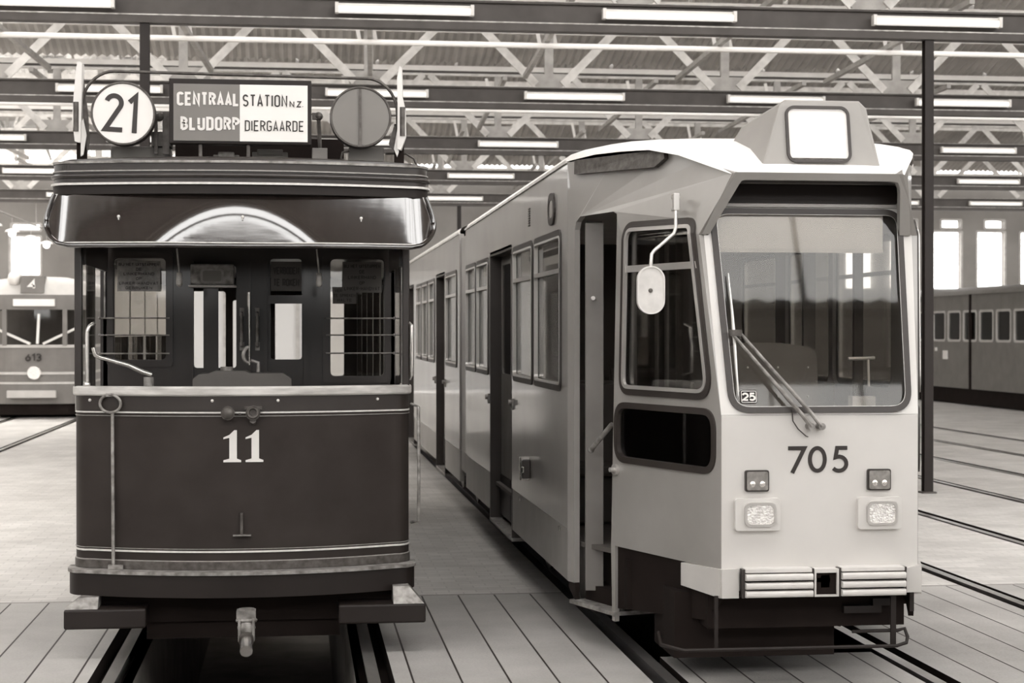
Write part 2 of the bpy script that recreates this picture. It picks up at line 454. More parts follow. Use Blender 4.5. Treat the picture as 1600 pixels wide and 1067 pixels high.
# ================================================================== THE HALL
HX0, HX1, HY0, HY1 = -24.0, 42.0, -16.0, 57.0
TRACKS = [(-0.32, 4.0, 34.0), (2.88, 10.42, 34.0), (6.05, None, None), (9.25, None, None), (12.4, None, None), (-5.75, None, None)]
mb = MB(); pit = MB(); trough = MB()
xs = [HX0, HX1]
tr = sorted(TRACKS)
x = HX0
def fq(x0, x1, y0, y1): mb.add([(x0, y0, 0), (x1, y0, 0), (x1, y1, 0), (x0, y1, 0)], [(0, 1, 2, 3)])
for c, p0, p1 in tr:
    fq(x, c - .87, HY0, HY1)
    if p0 is None: fq(c - .67, c + .67, HY0, HY1)
    else:
        fq(c - .67, c + .67, HY0, p0); fq(c - .67, c + .67, p1, HY1)
        a, b = c - .67, c + .67
        for q in ([(a, p0, 0), (a, p1, 0), (a, p1, -1.5), (a, p0, -1.5)], [(b, p0, 0), (b, p0, -1.5), (b, p1, -1.5), (b, p1, 0)],
                  [(a, p0, -1.5), (a, p1, -1.5), (b, p1, -1.5), (b, p0, -1.5)], [(a, p0, 0), (b, p0, 0), (b, p0, -1.5), (a, p0, -1.5)], [(a, p1, 0), (a, p1, -1.5), (b, p1, -1.5), (b, p1, 0)]):
            pit.add(q, [(0, 1, 2, 3)])
    for s in (-1, 1):
        x0, x1 = sorted((c + s * .67, c + s * .87))
        trough.add([(x0, HY0, 0), (x1, HY0, 0), (x1, HY1, 0), (x0, HY1, 0), (x0, HY0, -.12), (x1, HY0, -.12), (x1, HY1, -.12), (x0, HY1, -.12)], [(4, 5, 6, 7), (0, 4, 7, 3), (1, 2, 6, 5)])
    x = c + .87
fq(x, HX1, HY0, HY1)
struct('floor', mb, 'floor'); struct('floor_pit', pit, 'pit'); struct('floor_rail_slots', trough, 'matt_black')
which = {-0.32: 'under the dark vintage tram', 2.88: 'under the pale tram 705', 6.05: 'of the empty track right of tram 705', 9.25: 'of the second empty track right of tram 705',
         12.4: 'of the third track right of tram 705', -5.75: 'of the track where the distant tram 4 stands'}
for c, _, _ in tr:
    for s in (-1, 1):
        m = MB(); x0, x1 = sorted((c + s * .7175, c + s * .79))
        m.box(x0, x1, HY0, HY1, -.02, 0); xm = (x0 + x1) / 2; m.box(xm - .012, xm + .012, HY0, HY1, -.12, -.02)
        o = m.build('rail', 'rail', base=(xm, 0, 0))
        tag(o, ('left' if s < 0 else 'right') + ' steel running rail ' + which[c], 'rail', 'rails set flush in the depot floor')
g = MB(); g.add([(-60, HY1 + .3, -.02), (60, HY1 + .3, -.02), (60, 140, -.02), (-60, 140, -.02)], [(0, 1, 2, 3)])
struct('ground_yard', g, 'outside')

# walls
def holed_wall(name, fn, outer, holes, th, material, **k):
    return struct(name, MB().plate(fn, [outer] + holes, th), material, **k)
bw = plane((0, HY1, 0), (1, 0, 0), (0, 0, 1), (0, 1, 0))
wins = []
for k in range(-2, 9): wins.append((21.62 + 1.56 * k, 22.62 + 1.56 * k, 3.45, 5.42))
wins += [(-9.15, -8.2, 3.8, 5.05), (-9.1, -8.2, 5.25, 5.45), (-11.0, -10.0, 3.8, 5.05)]
wins += [(21.9 + 1.56 * k, 22.6 + 1.56 * k, 5.55, 5.82) for k in range(-2, 9)]
door_open = (-6.9, 2.3, 0.0, 3.9)
holed_wall('wall_back', bw, [(HX0, 0), (HX0, 7.4), (HX1, 7.4), (HX1, 0), (2.3, 0), (2.3, 3.9), (-6.9, 3.9), (-6.9, 0)],
           [rrect(a, b, c_, d_, .05, 2) for a, b, c_, d_ in wins], .3, 'wall')
for i, (a, b, c_, d_) in enumerate(wins):
    m = MB(); m.plate(plane((0, HY1 - .02, 0), (1, 0, 0), (0, 0, 1), (0, 1, 0)), [rrect(a - .05, b + .05, c_ - .05, d_ + .05, .06, 2), rrect(a + .02, b - .02, c_ + .02, d_ - .02, .04, 2)], .06)
    struct('window_%d' % (i + 1), m, 'steel_mid')
m = MB()
for xx in (-6.9, -4.62, -2.34, 0.0, 2.3): m.box(xx - .06, xx + .06, HY1 - .1, HY1 + .05, 0, 3.9)
m.box(-6.9, 2.3, HY1 - .1, HY1 + .05, 3.8, 3.98)
struct('door_1', m, 'steel_mid')
m = MB(); m.box(-6.85, 2.25, HY1 - .03, HY1 - .01, .02, 3.8); struct('door_1_pane', m, 'frosted')
lw = plane((HX0, 0, 0), (0, 1, 0), (0, 0, 1), (-1, 0, 0))
holed_wall('wall_left', lw, [(HY0, 0), (HY1, 0), (HY1, 9.6), (HY0, 9.6)], [rrect(y, y + 1.6, 4.2, 6.4, .1, 2) for y in [HY0 + 1 + 6.9 * i for i in range(10)]], .3, 'wall')
rw = plane((HX1, 0, 0), (0, 1, 0), (0, 0, 1), (1, 0, 0))
holed_wall('wall_right', rw, [(HY0, 0), (HY1, 0), (HY1, 9.6), (HY0, 9.6)], [rrect(y, y + 2.0, 4.2, 6.4, .1, 2) for y in [HY0 + 1 + 6.9 * i for i in range(10)]], .3, 'wall')
fw = plane((0, HY0, 0), (1, 0, 0), (0, 0, 1), (0, -1, 0))
holed_wall('wall_front', fw, [(HX0, 0), (HX1, 0), (HX1, 9.6), (HX0, 9.6)], [rrect(x_, x_ + 1.4, 2.8, 5.0, .05, 2) for x_ in [-22.5 + 3.2 * i for i in range(20)]], .3, 'lowwall')

# sawtooth roof: each sheet falls from a ridge over one truss to the valley over the next
BAY = 7.2
YB = [20.6 + BAY * n for n in range(-5, 6)]
VAL, RID = 7.36, 9.5
for i in range(len(YB) - 1):
    ya, yb = YB[i], YB[i + 1]
    glazed = ya > 34 or 13 < ya < 21  # nearer bays: unseen glazing added to light the left floor
    x0 = -2.9 if glazed else HX0
    if ya < 21 and glazed: x0 = -4.2
    if ya > 48: x0 = -3.6
    per = .33 if ya < 20 else .165
    n = int((HX1 - x0) / per) * 4
    m = MB()
    def fn(u, v, d, x0=x0, ya=ya, yb=yb, n=n):
        xx = x0 + (HX1 - x0) * u
        w = .028 * math.sin(2 * PI * u * n / 4)
        if 5 < ya < 20: v = .32 + .68 * v  # unseen slot left open under the ridge to brighten the floor
        return (xx, ya + (yb - ya - .05) * v, RID + (VAL + .1 - RID) * v + w)
    m.grid(fn, n, 1)
    o = struct('ceiling', m, 'roof_sheet'); o['label'] = 'corrugated roof sheets'
    # purlins under the sheet
    m = MB()
    for k in range(1, 4):
        v = k / 4.0; yy = ya + (yb - ya) * v; zz = RID + (VAL - RID) * v - .02
        m.box(HX0, HX1, yy - .04, yy + .04, zz - .12, zz)
    struct('ceiling_purlins', m, 'steel_pale')
    if glazed:
        m = MB(); m.add([(HX0, ya, RID), (x0, ya, RID), (x0, yb, VAL + .1), (HX0, yb, VAL + .1)], [(0, 1, 2, 3)])
        struct('window_rooflight_pane', m, 'glass')
        m = MB(); xx = x0
        while xx > -16:
            m.bar((xx, ya, RID + .01), (xx, yb, VAL + .11), .05, .05); xx -= 1.05
        struct('trim_rooflight', m, 'steel_mid')
    # upright glazing bars of the sawtooth
    m = MB(); xx = HX0
    while xx < HX1:
        m.box(xx - .03, xx + .03, ya - .03, ya + .03, VAL, RID); xx += 1.6
    m.box(HX0, HX1, ya - .05, ya + .05, RID - .08, RID + .06)
    struct('trim_sawtooth', m, 'steel_mid')
    if -9 < ya < 12:
        m = MB(); xe = (1.2 if abs(ya - 6.2) < .5 else HX0)
        if xe > HX0 + 1:
            m.box(HX0, xe, ya + .04, ya + .08, VAL, RID); struct('ceiling_light_block', m, 'wall')  # unseen board, added to keep bright sky out of the hood's reflection
    # gutter in the valley
    m = MB(); m.box(HX0, HX1, yb - .1, yb - .02, VAL - .08, VAL + .02)
    struct('trim_gutter', m, 'pipe')
    m = MB(); m.box(HX0, HX1, yb - .1, yb + .1, VAL - .12, VAL - .085)
    struct('trim_gutter_soffit', m, 'steel_dark')

# lattice trusses over the visible bays
ORD = ['nearest', 'second nearest', 'third nearest', 'fourth nearest', 'fifth nearest']
GX = [4.05 + 2.92 * k for k in range(-7, 10)]
for i, yb in enumerate([20.6 + BAY * n for n in range(5)]):
    t = thing('roof_truss', 'pale lattice roof truss on dark beam, ' + ORD[i] + ' of the trusses', 'truss', (0, yb, 0), 'lattice roof trusses')
    m = MB(); m.box(HX0, HX1, yb - .03, yb + .03, 5.62, 5.93); m.box(HX0, HX1, yb - .09, yb + .09, 5.60, 5.685); m.box(HX0, HX1, yb - .07, yb + .07, 5.925, 5.95)
    part('bottom_beam', m, 'steel_dark', t)
    m = MB(); m.box(HX0, HX1, yb - .1, yb + .1, 5.685, 5.7); m.box(HX0, HX1, yb - .075, yb + .075, 5.95, 5.957)
    part('flange_highlight', m, 'edge_highlight', t)
    m = MB(); m.box(HX0, HX1, yb - .06, yb + .06, 7.19, 7.235)
    part('top_chord', m, 'steel_pale', t)
    xr = .45 * yb + 2; xl = -.18 * yb - 3
    for gx in GX:
        if gx < xl or gx > xr: continue
        m = MB(); f = plane((gx, yb - .05, 5.957), (1, 0, 0), (0, 0, 1), (0, 1, 0))
        m.plate(f, [[(-.2, 0), (.2, 0), (.40, .16), (.36, .22), (-.36, .22), (-.40, .16)]], .02)
        part('gusset_plate', m, 'steel_mid', t)
        m = MB(); m.box(gx - .07, gx + .07, yb - .04, yb + .02, 6.1, 7.19); part('post', m, 'steel_mid', t)
        for s in (-1, 1):
            m = MB(); m.bar((gx + s * .22, yb - .065, 6.0), (gx + s * 1.4, yb - .065, 7.2), .03, .13); part('diagonal', m, 'steel_pale', t)
            m = MB(); m.bar((gx + s * .13 - .1, yb + .06, 7.16), (gx + s * .13, yb + .06, 6.62), .03, .06); part('stub_brace', m, 'pipe', t)
# long ties and pipes between the trusses
for i in range(4):
    ya, yb = 20.6 + BAY * i, 20.6 + BAY * (i + 1)
    m = MB(); m.tube([(HX0, ya + 3.55, 6.03), (HX1, ya + 3.55, 6.03)], .04, 8)
    o = m.build('overhead_pipe', 'pipe', base=(0, ya + 3.55, 6.03), smooth=40)
    tag(o, 'white horizontal pipe crossing under the roof behind the ' + ORD[i] + ' truss', 'pipe', 'white pipes crossing the hall')
    for k in range(-2, 6):
        xx = -1.65 + 2.5 * k
        if xx > .45 * ya or xx < -.2 * ya - 2: continue
        m = MB(); m.bar((xx, ya + .1, 6.12), (xx + .3, yb - .1, 6.12), .07, .07)
        o = m.build('tie_bar', 'steel_mid', base=(xx, ya, 6.0))
        nm = ['leftmost', 'second from the left', 'third from the left', 'fourth from the left', 'fifth from the left', 'sixth from the left', 'seventh from the left', 'eighth from the left'][k + 2]
        tag(o, 'grey tie behind the %s truss, %s in its row' % (ORD[i], nm), 'tie bar', 'lengthwise roof ties')
# fluorescent lamps on the beams
def make_lamp():
    t = thing('fluorescent_lamp', '', 'lamp', (0, 0, 0), 'fluorescent lamps along the beams')
    m = MB(); m.box(-.8, .8, -.03, .03, .02, .075); part('housing', m, 'white', t)
    m = MB(); m.tube([(-.78, -.03, 0), (.78, -.03, 0)], .045, 12); part('tube', m, 'tube', t, smooth=40)
    for s in (-1, 1):
        m = MB(); m.box(s * .8 - .02, s * .8 + .02, -.075, .03, -.045, .08); part('end_cap', m, 'white', t)
    return t
proto = make_lamp(); first = True
LX = [-2.92, 1.26, 4.45, 7.8, 11.0, 14.2, 17.4, 20.6, -6.1, -9.3]
for i in range(5):
    yb = 20.6 + BAY * i; n = 0
    row = sorted(a for a in LX if -.19 * yb - .6 < a < .45 * yb + 1.2)
    for n, lx in enumerate(row):
        loc = (lx, yb - .13, 5.79)
        if first: proto.location = loc; o = proto; first = False
        else: o = copy_tree(proto, loc)
        words = ['leftmost', 'second from left', 'third from left', 'fourth from left', 'fifth from left', 'sixth from left', 'seventh from left', 'eighth from left', 'ninth from left', 'tenth from left']
        o['label'] = 'white fluorescent lamp on the %s beam, %s of its row' % (ORD[i], words[n])
# columns
def column(x_, y_, label):
    t = thing('steel_column', label, 'column', (x_, y_, 0), 'slender steel columns')
    m = MB(); m.box(x_ - .055, x_ + .055, y_ - .06, y_ - .045, .02, 5.6); m.box(x_ - .055, x_ + .055, y_ + .045, y_ + .06, .02, 5.6); m.box(x_ - .008, x_ + .008, y_ - .045, y_ + .045, .02, 5.6)
    part('shaft', m, 'black', t)
    m = MB(); m.box(x_ - .09, x_ + .09, y_ - .09, y_ + .09, 0, .02); part('base_plate', m, 'steel_dark', t)
column(7.74, 20.6, 'dark slender steel column standing right of the pale tram 705')
column(-1.77, 20.6, 'dark steel column rising behind the round route disc 21')
column(4.6, 49.4, 'distant grey steel column seen over the roof edge of tram 705')

# ------------------------------------------------------------------ distant trams
def far_tram():
    cx, y0 = -5.95, 40.4
    t = thing('distant_tram', 'blurred grey tram with route number 4, far off at the left edge', 'tram', (cx, y0, 0))
    hw = 1.12
    def path(off=0, n=20):
        out = []
        for k in range(n + 1):
            u = -1 + 2 * k / n; out.append((cx + (hw + off) * math.sin(u * PI / 2) , y0 - off + .55 * (1 - math.cos(u * PI / 2)) ** 1.2))
        return out
    def band(z0, z1, off, back=0, ins=0):
        P = path(off); m = MB(); P = [(P[0][0], y0 + 12)] + P + [(P[-1][0], y0 + 12)]
        for (xa, ya), (xb, yb) in zip(P, P[1:]): m.add([(xa, ya, z0), (xb, yb, z0), (xb, yb, z1), (xa, ya, z1)], [(0, 1, 2, 3)])
        return m
    part('body', band(.35, 1.68, 0), 'oldcar', t, smooth=50)
    part('belt_moulding', band(1.02, 1.08, .02), 'oldcar_pale', t, smooth=50)
    part('belt_moulding', band(.80, .85, .02), 'oldcar_pale', t, smooth=50)
    m = band(.1, .42, -.1); part('underframe', m, 'matt_black', t)
    part('window_sill', band(1.63, 1.70, .02), 'oldcar_pale', t, smooth=50)
    part('roof_band', band(2.5, 2.84, .02), 'oldcar', t, smooth=50)
    P = path(.02); m = MB(); levels = [(2.84, 1.0, 0), (3.05, .95, .08), (3.2, .8, .3), (3.27, .5, .8)]
    rows = []
    for z, s_, dy in levels: rows.append([(cx + (p[0] - cx) * s_, p[1] + dy, z) for p in P] + [(cx + hw * s_, y0 + 12, z)])
    vs_ = [p for r in rows for p in r]; W = len(rows[0]); fs = [(j * W + i, j * W + i + 1, (j + 1) * W + i + 1, (j + 1) * W + i) for j in range(3) for i in range(W - 1)]
    fs.append(tuple(3 * W + i for i in range(W))); m.add(vs_, fs); part('roof', m, 'oldcar_pale', t, smooth=60)
    for a in (-1, -.42, .42, 1):
        i = int(round((a + 1) / 2 * 20)); m = MB(); p = P[min(20, max(0, i))]; m.box(p[0] - .05, p[0] + .05, p[1] - .02, p[1] + .1, 1.68, 2.52); part('window_pillar', m, 'oldcar', t)
    m = MB(); 
    for (xa, ya), (xb, yb) in zip(path(-.02), path(-.02)[1:]): m.add([(xa, ya, 1.68), (xb, yb, 1.68), (xb, yb, 2.5), (xa, ya, 2.5)], [(0, 1, 2, 3)])
    part('windscreen', m, 'glass_dark', t)
    m = MB(); m.box(cx - 1, cx + 1, y0 + 2.2, y0 + 2.3, .5, 2.8); part('cab_bulkhead', m, 'dark_in', t)
    m = MB(); m.box(cx - .46, cx + .46, y0 - .08, y0 + .1, 2.58, 2.74); part('destination_box', m, 'ivory', t)
    m = MB(); m.box(cx - .3, cx + .22, y0 - .05, y0 + .4, 2.88, 3.26); b = part('route_box', m, 'oldcar', t)
    f = plane((cx - .04, y0 - .055, 2.96), (1, 0, 0), (0, 0, 1), (0, -1, 0)); m = MB(); text(m, f, '4', 0, 0, .22, .65, .22, center=True, th=.01); part('route_number', m, 'ivory', b)
    m = MB(); m.ball((cx - .45, y0 + .15, 3.22), .17); part('roof_lamp', m, 'ivory', t, smooth=60)
    m = MB(); m.cyl((cx, y0 - .08, 1.06), (cx, y0 + .1, 1.06), .15, 18); part('headlamp', m, 'lens', t, smooth=40)
    f = plane((cx - .02, y0 - .03, 1.32), (1, 0, 0), (0, 0, 1), (0, -1, 0)); m = MB(); text(m, f, '613', 0, 0, .18, .5, .2, center=True, th=.01); part('fleet_number', m, 'ink', t)
    for p0, p1 in (((cx - .08, 1.72), (cx - 1.0, 2.12)), ((cx + .08, 1.72), (cx + .1, 2.4)), ((cx + .2, 1.72), (cx + .95, 2.1))):
        m = MB(); m.bar((p0[0], y0 - .08, p0[1]), (p1[0], y0 + .2 * abs(p1[0] - cx), p1[1]), .05, .05); part('windscreen_wiper', m, 'white', t)
    m = MB(); m.box(cx - .58, cx + .5, y0 - .22, y0, .5, .66); part('bumper', m, 'oldcar_pale', t)
    m = MB(); m.box(cx - 1.0, cx + 1.0, y0 + 1, y0 + 11.5, .02, .4); part('running_gear', m, 'matt_black', t)
    m = MB(); m.box(cx - hw, cx + hw, y0 + 1, y0 + 12, .4, .5); m.box(cx - hw, cx + hw, y0 + 11.9, y0 + 12, .4, 3.2); part('floor_frame', m, 'oldcar', t)
far_tram()
def side_tram():
    x0, ya, yb = 18.0, 27.0, 50.5
    t = thing('distant_tram', 'blurred grey tram seen side on beyond the right-hand column', 'tram', (x0 + 1.1, (ya + yb) / 2, 0))
    f = plane((x0, 0, 0), (0, 1, 0), (0, 0, 1), (1, 0, 0))
    ws = []; y = ya + .5
    while y < yb - 1.2: ws.append((y, y + .9)); y += 1.12
    m = MB(); m.plate(f, [[(ya, .45), (yb, .45), (yb, 3.0), (ya, 3.0)]] + [rrect(a, b, 1.75, 2.55, .08, 3) for a, b in ws], .06)
    m.box(x0 + 2.14, x0 + 2.2, ya, yb, .45, 1.75); m.box(x0 + 2.14, x0 + 2.2, ya, yb, 2.55, 3.0); m.box(x0, x0 + 2.2, ya, ya + .06, .45, 3.0); m.box(x0, x0 + 2.2, yb - .06, yb, .45, 3.0)
    part('body', m, 'oldcar', t)
    for a, b in ws:
        m = MB(); m.plate(plane((x0 - .01, 0, 0), (0, 1, 0), (0, 0, 1), (1, 0, 0)), [rrect(a - .03, b + .03, 1.72, 2.58, .1, 3), rrect(a + .03, b - .03, 1.78, 2.52, .06, 3)], .05); w = part('window_frame', m, 'oldcar_pale', t)
        m = MB(); m.box(x0 + .02, x0 + .03, a, b, 1.75, 2.55); part('pane', m, 'glass_dark', w)
    m = MB(); m.grid(lambda u, v, d: (x0 + 1.1 - 1.15 * math.cos(PI * u), ya + (yb - ya) * v, 3.0 + .25 * math.sin(PI * u)), 10, 1); part('roof', m, 'oldcar', t, smooth=60)
    m = MB(); m.box(x0 + .1, x0 + 2.1, ya + .5, yb - .5, .02, .45); part('underframe', m, 'matt_black', t)
    for yy in (44.7,): m = MB(); m.box(x0 - .03, x0 + .02, yy - .06, yy + .06, .45, 3.0); part('articulation', m, 'matt_black', t)
    for yy, zz, s_ in ((46.5, 1.35, .3), (47.2, 1.5, .12)): m = MB(); m.box(x0 - .03, x0, yy - s_ / 2, yy + s_ / 2, zz - s_ * .4, zz + s_ * .4); part('side_plate', m, 'ivory', t)
side_tram()

# hanging lamps along the left of the hall
m = MB(); m.tube([(-7.25, 35.2, 4.95), (-7.25, 56.9, 4.95)], .025, 8)
for yy in (35.3, 42.4, 49.6, 56.0): m.tube([(-7.25, yy, 4.95), (-7.25, yy, 5.58)], .012, 6)
tag(m.build('lighting_conduit', 'steel_mid', base=(-7.25, 46, 4.95), smooth=40), 'thin grey conduit high at the left, with small hanging lamps', 'conduit')
LW = ['leftmost and nearest', 'second from left', 'middle', 'second from right', 'rightmost and farthest']
lp0 = None
for i, yy in enumerate((41.0, 42.9, 45.5, 48.6, 51.6)):
    if lp0 is None:
        lp0 = thing('pendant_lamp', '', 'lamp', (-7.25, yy, 4.55), 'small bright lamps hanging in a row')
        m = MB(); m.cyl((-7.25, yy, 4.60), (-7.25, yy, 4.925), .01, 6); part('stem', m, 'steel_mid', lp0)
        m = MB(); m.tube([(-7.25, yy, 4.64), (-7.25, yy, 4.60), (-7.25, yy, 4.55)], [.05, .16, .19], 14); part('shade', m, 'white', lp0, smooth=40)
        m = MB(); m.ball((-7.25, yy, 4.52), .10, 12); part('bulb', m, M['bulb'], lp0, smooth=60); o = lp0
    else: o = copy_tree(lp0, (-7.25, yy, 4.55))
    o['label'] = 'small bright hanging lamp above the distant tram 4, ' + LW[i] + ' of five'

# ================================================================== THE DARK VINTAGE TRAM (11)
CX = -0.336
LT = thing('vintage_tram', 'dark varnished vintage tram numbered 11 with open platform and route disc 21', 'tram', (CX, 10.75, 0))
def wrap(hw, y0, bow=.28, r=.10, back=0.0, n=28):
    """plan outline of the rounded platform front, from left back to right back"""
    P = []
    for k in range(n + 1):
        u = -1 + 2 * k / n
        P.append((CX + u * (hw - r), y0 + bow * abs(u * (hw - r) / hw) ** 2))
    ye = P[-1][1]
    C = [(hw - r + r * math.sin(math.radians(a)), ye + r - r * math.cos(math.radians(a))) for a in (20, 40, 60, 80, 90)]
    right = [(CX + c[0], c[1] + .012 * i) for i, c in enumerate(C)]; left = [(CX - c[0], c[1] + .012 * i) for i, c in enumerate(C)][::-1]
    P = left + P + right
    if back: P = [(P[0][0], P[0][1] + back)] + P + [(P[-1][0], P[-1][1] + back)]
    return P
def wall_on(P, z0, z1, th=.02, m=None):
    """closed band standing on outline P, thickened inward (towards the tram)"""
    m = m or MB(); n = len(P); vs_ = []
    for i in range(n):
        a = Vector(P[max(0, i - 1)]); b = Vector(P[min(n - 1, i + 1)]); d = (b - a).normalized(); nn = Vector((-d.y, d.x))
        for (px_, py_) in (P[i], (P[i][0] + nn.x * th, P[i][1] + nn.y * th)):
            vs_ += [(px_, py_, z0), (px_, py_, z1)]
    fs = []
    for i in range(n - 1):
        a, b = 4 * i, 4 * (i + 1)
        fs += [(a, b, b + 1, a + 1), (a + 2, a + 3, b + 3, b + 2), (a + 1, b + 1, b + 3, a + 3), (a, a + 2, b + 2, b)]
    fs += [(0, 1, 3, 2), (4 * n - 4, 4 * n - 2, 4 * n - 1, 4 * n - 3)]
    return m.add(vs_, fs)
def on_dash(hw=1.045, y0=10.75, bow=.28):
    return lambda x, z, d: (x, y0 + bow * ((x - CX) / hw) ** 2 - d, z)
# fender beam, dash and mouldings
part('fender_beam', wall_on(wrap(1.075, 10.66, back=.15), .375, .515, .12), 'black', LT, smooth=40)
part('fender_edge', wall_on(wrap(1.085, 10.645, back=.12), .513, .533, .10), 'worn_metal', LT, smooth=40)
part('dash_panel', wall_on(wrap(1.045, 10.75, back=.25), .53, 1.62, .02), 'old_dash', LT, smooth=40)
part('lower_moulding', wall_on(wrap(1.052, 10.743, back=.2), .535, .585, .02), 'iron', LT, smooth=40)
for z, h, mt in ((.640, .011, 'gold'), (.660, .004, 'gold_dim'), (.585, .006, 'gold_dim'), (1.497, .010, 'gold'), (1.478, .004, 'gold_dim')):
    part('lining_stripe', wall_on(wrap(1.050, 10.745, back=.24), z, z + h, .01), mt, LT, smooth=40)
part('dash_rail', wall_on(wrap(1.062, 10.725, back=.25), 1.602, 1.662, .07), 'worn_wood', LT, smooth=40, bevel=.012)
part('dash_rail_dark_band', wall_on(wrap(1.05, 10.742, back=.25), 1.51, 1.60, .02), 'old_paint', LT, smooth=40)  # dark riveted band below the dash rail
for xx in (-1.28, -.52, -.12, .5):
    m = MB(); f = on_dash(1.05, 10.742); m.ball(f(xx, 1.575, .004), .010, 8); part('rivet', m, 'gold', LT)
# painted number 11 with serifs
for xx in (-.352, -.217):
    f = on_dash(); hgt = .197; z0 = 1.197
    pts = [(-.058, 0), (.050, 0), (.050, .014), (.024, .024), (.024, .197), (.006, .197), (-.018, .172), (-.052, .160), (-.052, .150), (-.018, .152), (-.018, .024), (-.058, .014)]
    pts = [(-.056, 0), (.052, 0), (.052, .012), (.026, .022), (.026, .197), (.010, .197), (-.02, .168), (-.056, .152), (-.056, .142), (-.020, .150), (-.020, .022), (-.056, .012)]
    m = MB(); m.plate(lambda a, b, d, xx=xx: f(xx - .045 + a, z0 + b, d), [pts], .003); part('number_one', m, 'white', LT)
# ring handle with its long rod at the left
f = on_dash()
m = MB(); m.tube([f(-1.148 + .066 * math.cos(a), 1.555 + .055 * math.sin(a), .03) for a in [2 * PI * k / 20 for k in range(20)]], .009, 8, True); ring = part('ring_handle', m, 'worn_metal', LT, smooth=50)
m = MB(); m.box(-1.175, -1.12, f(-1.15, 0, .035)[1], f(-1.15, 0, 0)[1], 1.598, 1.618); part('ring_bracket', m, 'worn_metal', ring)
m = MB(); m.tube([f(-1.135, 1.50, .025), f(-1.13, .56, .03)], .0105, 8); part('brake_rod', m, 'worn_metal', LT, smooth=50)
m = MB(); f2 = on_dash(1.085, 10.645); m.box(-1.16, -1.07, f(-1.12, 0, .05)[1], f(-1.12, 0, .0)[1], .535, .56); part('rod_foot', m, 'worn_metal', LT)
# two coupling sockets
m = MB(); m.cyl(f(-.425, 1.50, 0), f(-.425, 1.50, .06), .042, 16); m.ball(f(-.425, 1.50, .05), .04, 12); m.box(-.36, -.345, f(-.36, 0, .03)[1], f(-.36, 0, 0)[1], 1.49, 1.50)
part('cable_socket', m, 'iron', LT, smooth=50)
m = MB(); m.cyl(f(-.272, 1.50, 0), f(-.272, 1.50, .05), .045, 16); m.tube([f(-.272 + .03 * math.cos(a), 1.505 + .03 * math.sin(a), .06) for a in [2 * PI * k / 16 for k in range(16)]], .010, 6, True)
m.box(-.325, -.219, f(-.272, 0, .03)[1], f(-.272, 0, .0)[1], 1.522, 1.54); m.cyl(f(-.272, 1.44, 0), f(-.272, 1.455, .04), .02, 8)
part('cable_socket', m, 'iron', LT, smooth=50)
# T shaped bracket low on the dash
m = MB(); y_ = f(-.34, 0, 0)[1]; m.box(-.350, -.334, y_ - .018, y_, .75, .885); bk = part('lamp_bracket', m, 'iron', LT)
m = MB(); m.box(-.395, -.285, y_ - .03, y_, .744, .752); part('bracket_shelf', m, 'worn_metal', bk)
# right-hand grab rail
m = MB(); m.tube([(.725, 11.1, 1.535), (.765, 11.02, 1.52), (.768, 11.02, 1.1), (.765, 11.02, .79), (.725, 11.1, .775)], .011, 8); part('grab_rail', m, 'worn_metal', LT, smooth=50)
m = MB(); m.tube([(.715, 11.08, 1.70), (.722, 11.0, 1.72), (.722, 11.0, 2.04), (.70, 11.06, 2.06)], .012, 8); part('grab_rail', m, 'brass', LT, smooth=50)
m = MB(); m.tube([(-1.30, 11.0, 1.65), (-1.30, 11.0, 2.0), (-1.285, 11.0, 2.035), (-1.26, 11.03, 2.05)], .013, 8); m.ball((-1.30, 11.0, 1.67), .022); part('grab_rail', m, 'brass', LT, smooth=50)
# side step boxes and the dark frame beneath
for s, xa, xb in ((-1, -1.41, -.92), (1, .25, .79)):
    m = MB(); m.box(xa, xb, 10.72, 10.98, .19, .31); st = part('step_block', m, 'black', LT, bevel=.012)
    m = MB()
    if s < 0: m.add([(xa, 10.74, .31), (xa + .2, 10.74, .31), (xa + .2, 10.95, .31), (xa, 10.95, .31), (xa + .09, 10.8, .375), (xa + .2, 10.8, .375), (xa + .2, 10.95, .375), (xa + .09, 10.95, .375)], [(0, 3, 2, 1), (4, 5, 6, 7), (0, 1, 5, 4), (1, 2, 6, 5), (2, 3, 7, 6), (3, 0, 4, 7)])
    else: m.add([(xb - .2, 10.72, .31), (xb - .01, 10.72, .31), (xb - .01, 10.95, .31), (xb - .2, 10.95, .31), (xb - .2, 10.8, .41), (xb - .10, 10.8, .41), (xb - .10, 10.95, .41), (xb - .2, 10.95, .41)], [(0, 3, 2, 1), (4, 5, 6, 7), (0, 1, 5, 4), (1, 2, 6, 5), (2, 3, 7, 6), (3, 0, 4, 7)])
    part('worn_step_top', m, 'worn_metal', st)
m = MB(); m.box(CX - .95, CX + .95, 10.95, 11.2, .19, .45); m.box(CX - .6, CX + .6, 10.98, 11.6, .08, .5); part('underframe', m, 'matt_black', LT)
m = MB(); m.box(CX - 1.0, CX + 1.0, 11.2, 19.9, .35, .55); m.box(CX - .62, CX + .62, 13.4, 16.6, .12, .5); part('truck_frame', m, 'matt_black', LT)
for yy in (13.9, 16.1):
    for s in (-1, 1):
        m = MB(); m.cyl((-.32 + s * .72, yy, .396), (-.32 + s * .785, yy, .396), .395, 28); m.cyl((-.32 + s * .69, yy, .396), (-.32 + s * .715, yy, .396), .41, 28); part('wheel', m, 'iron', LT, smooth=40)
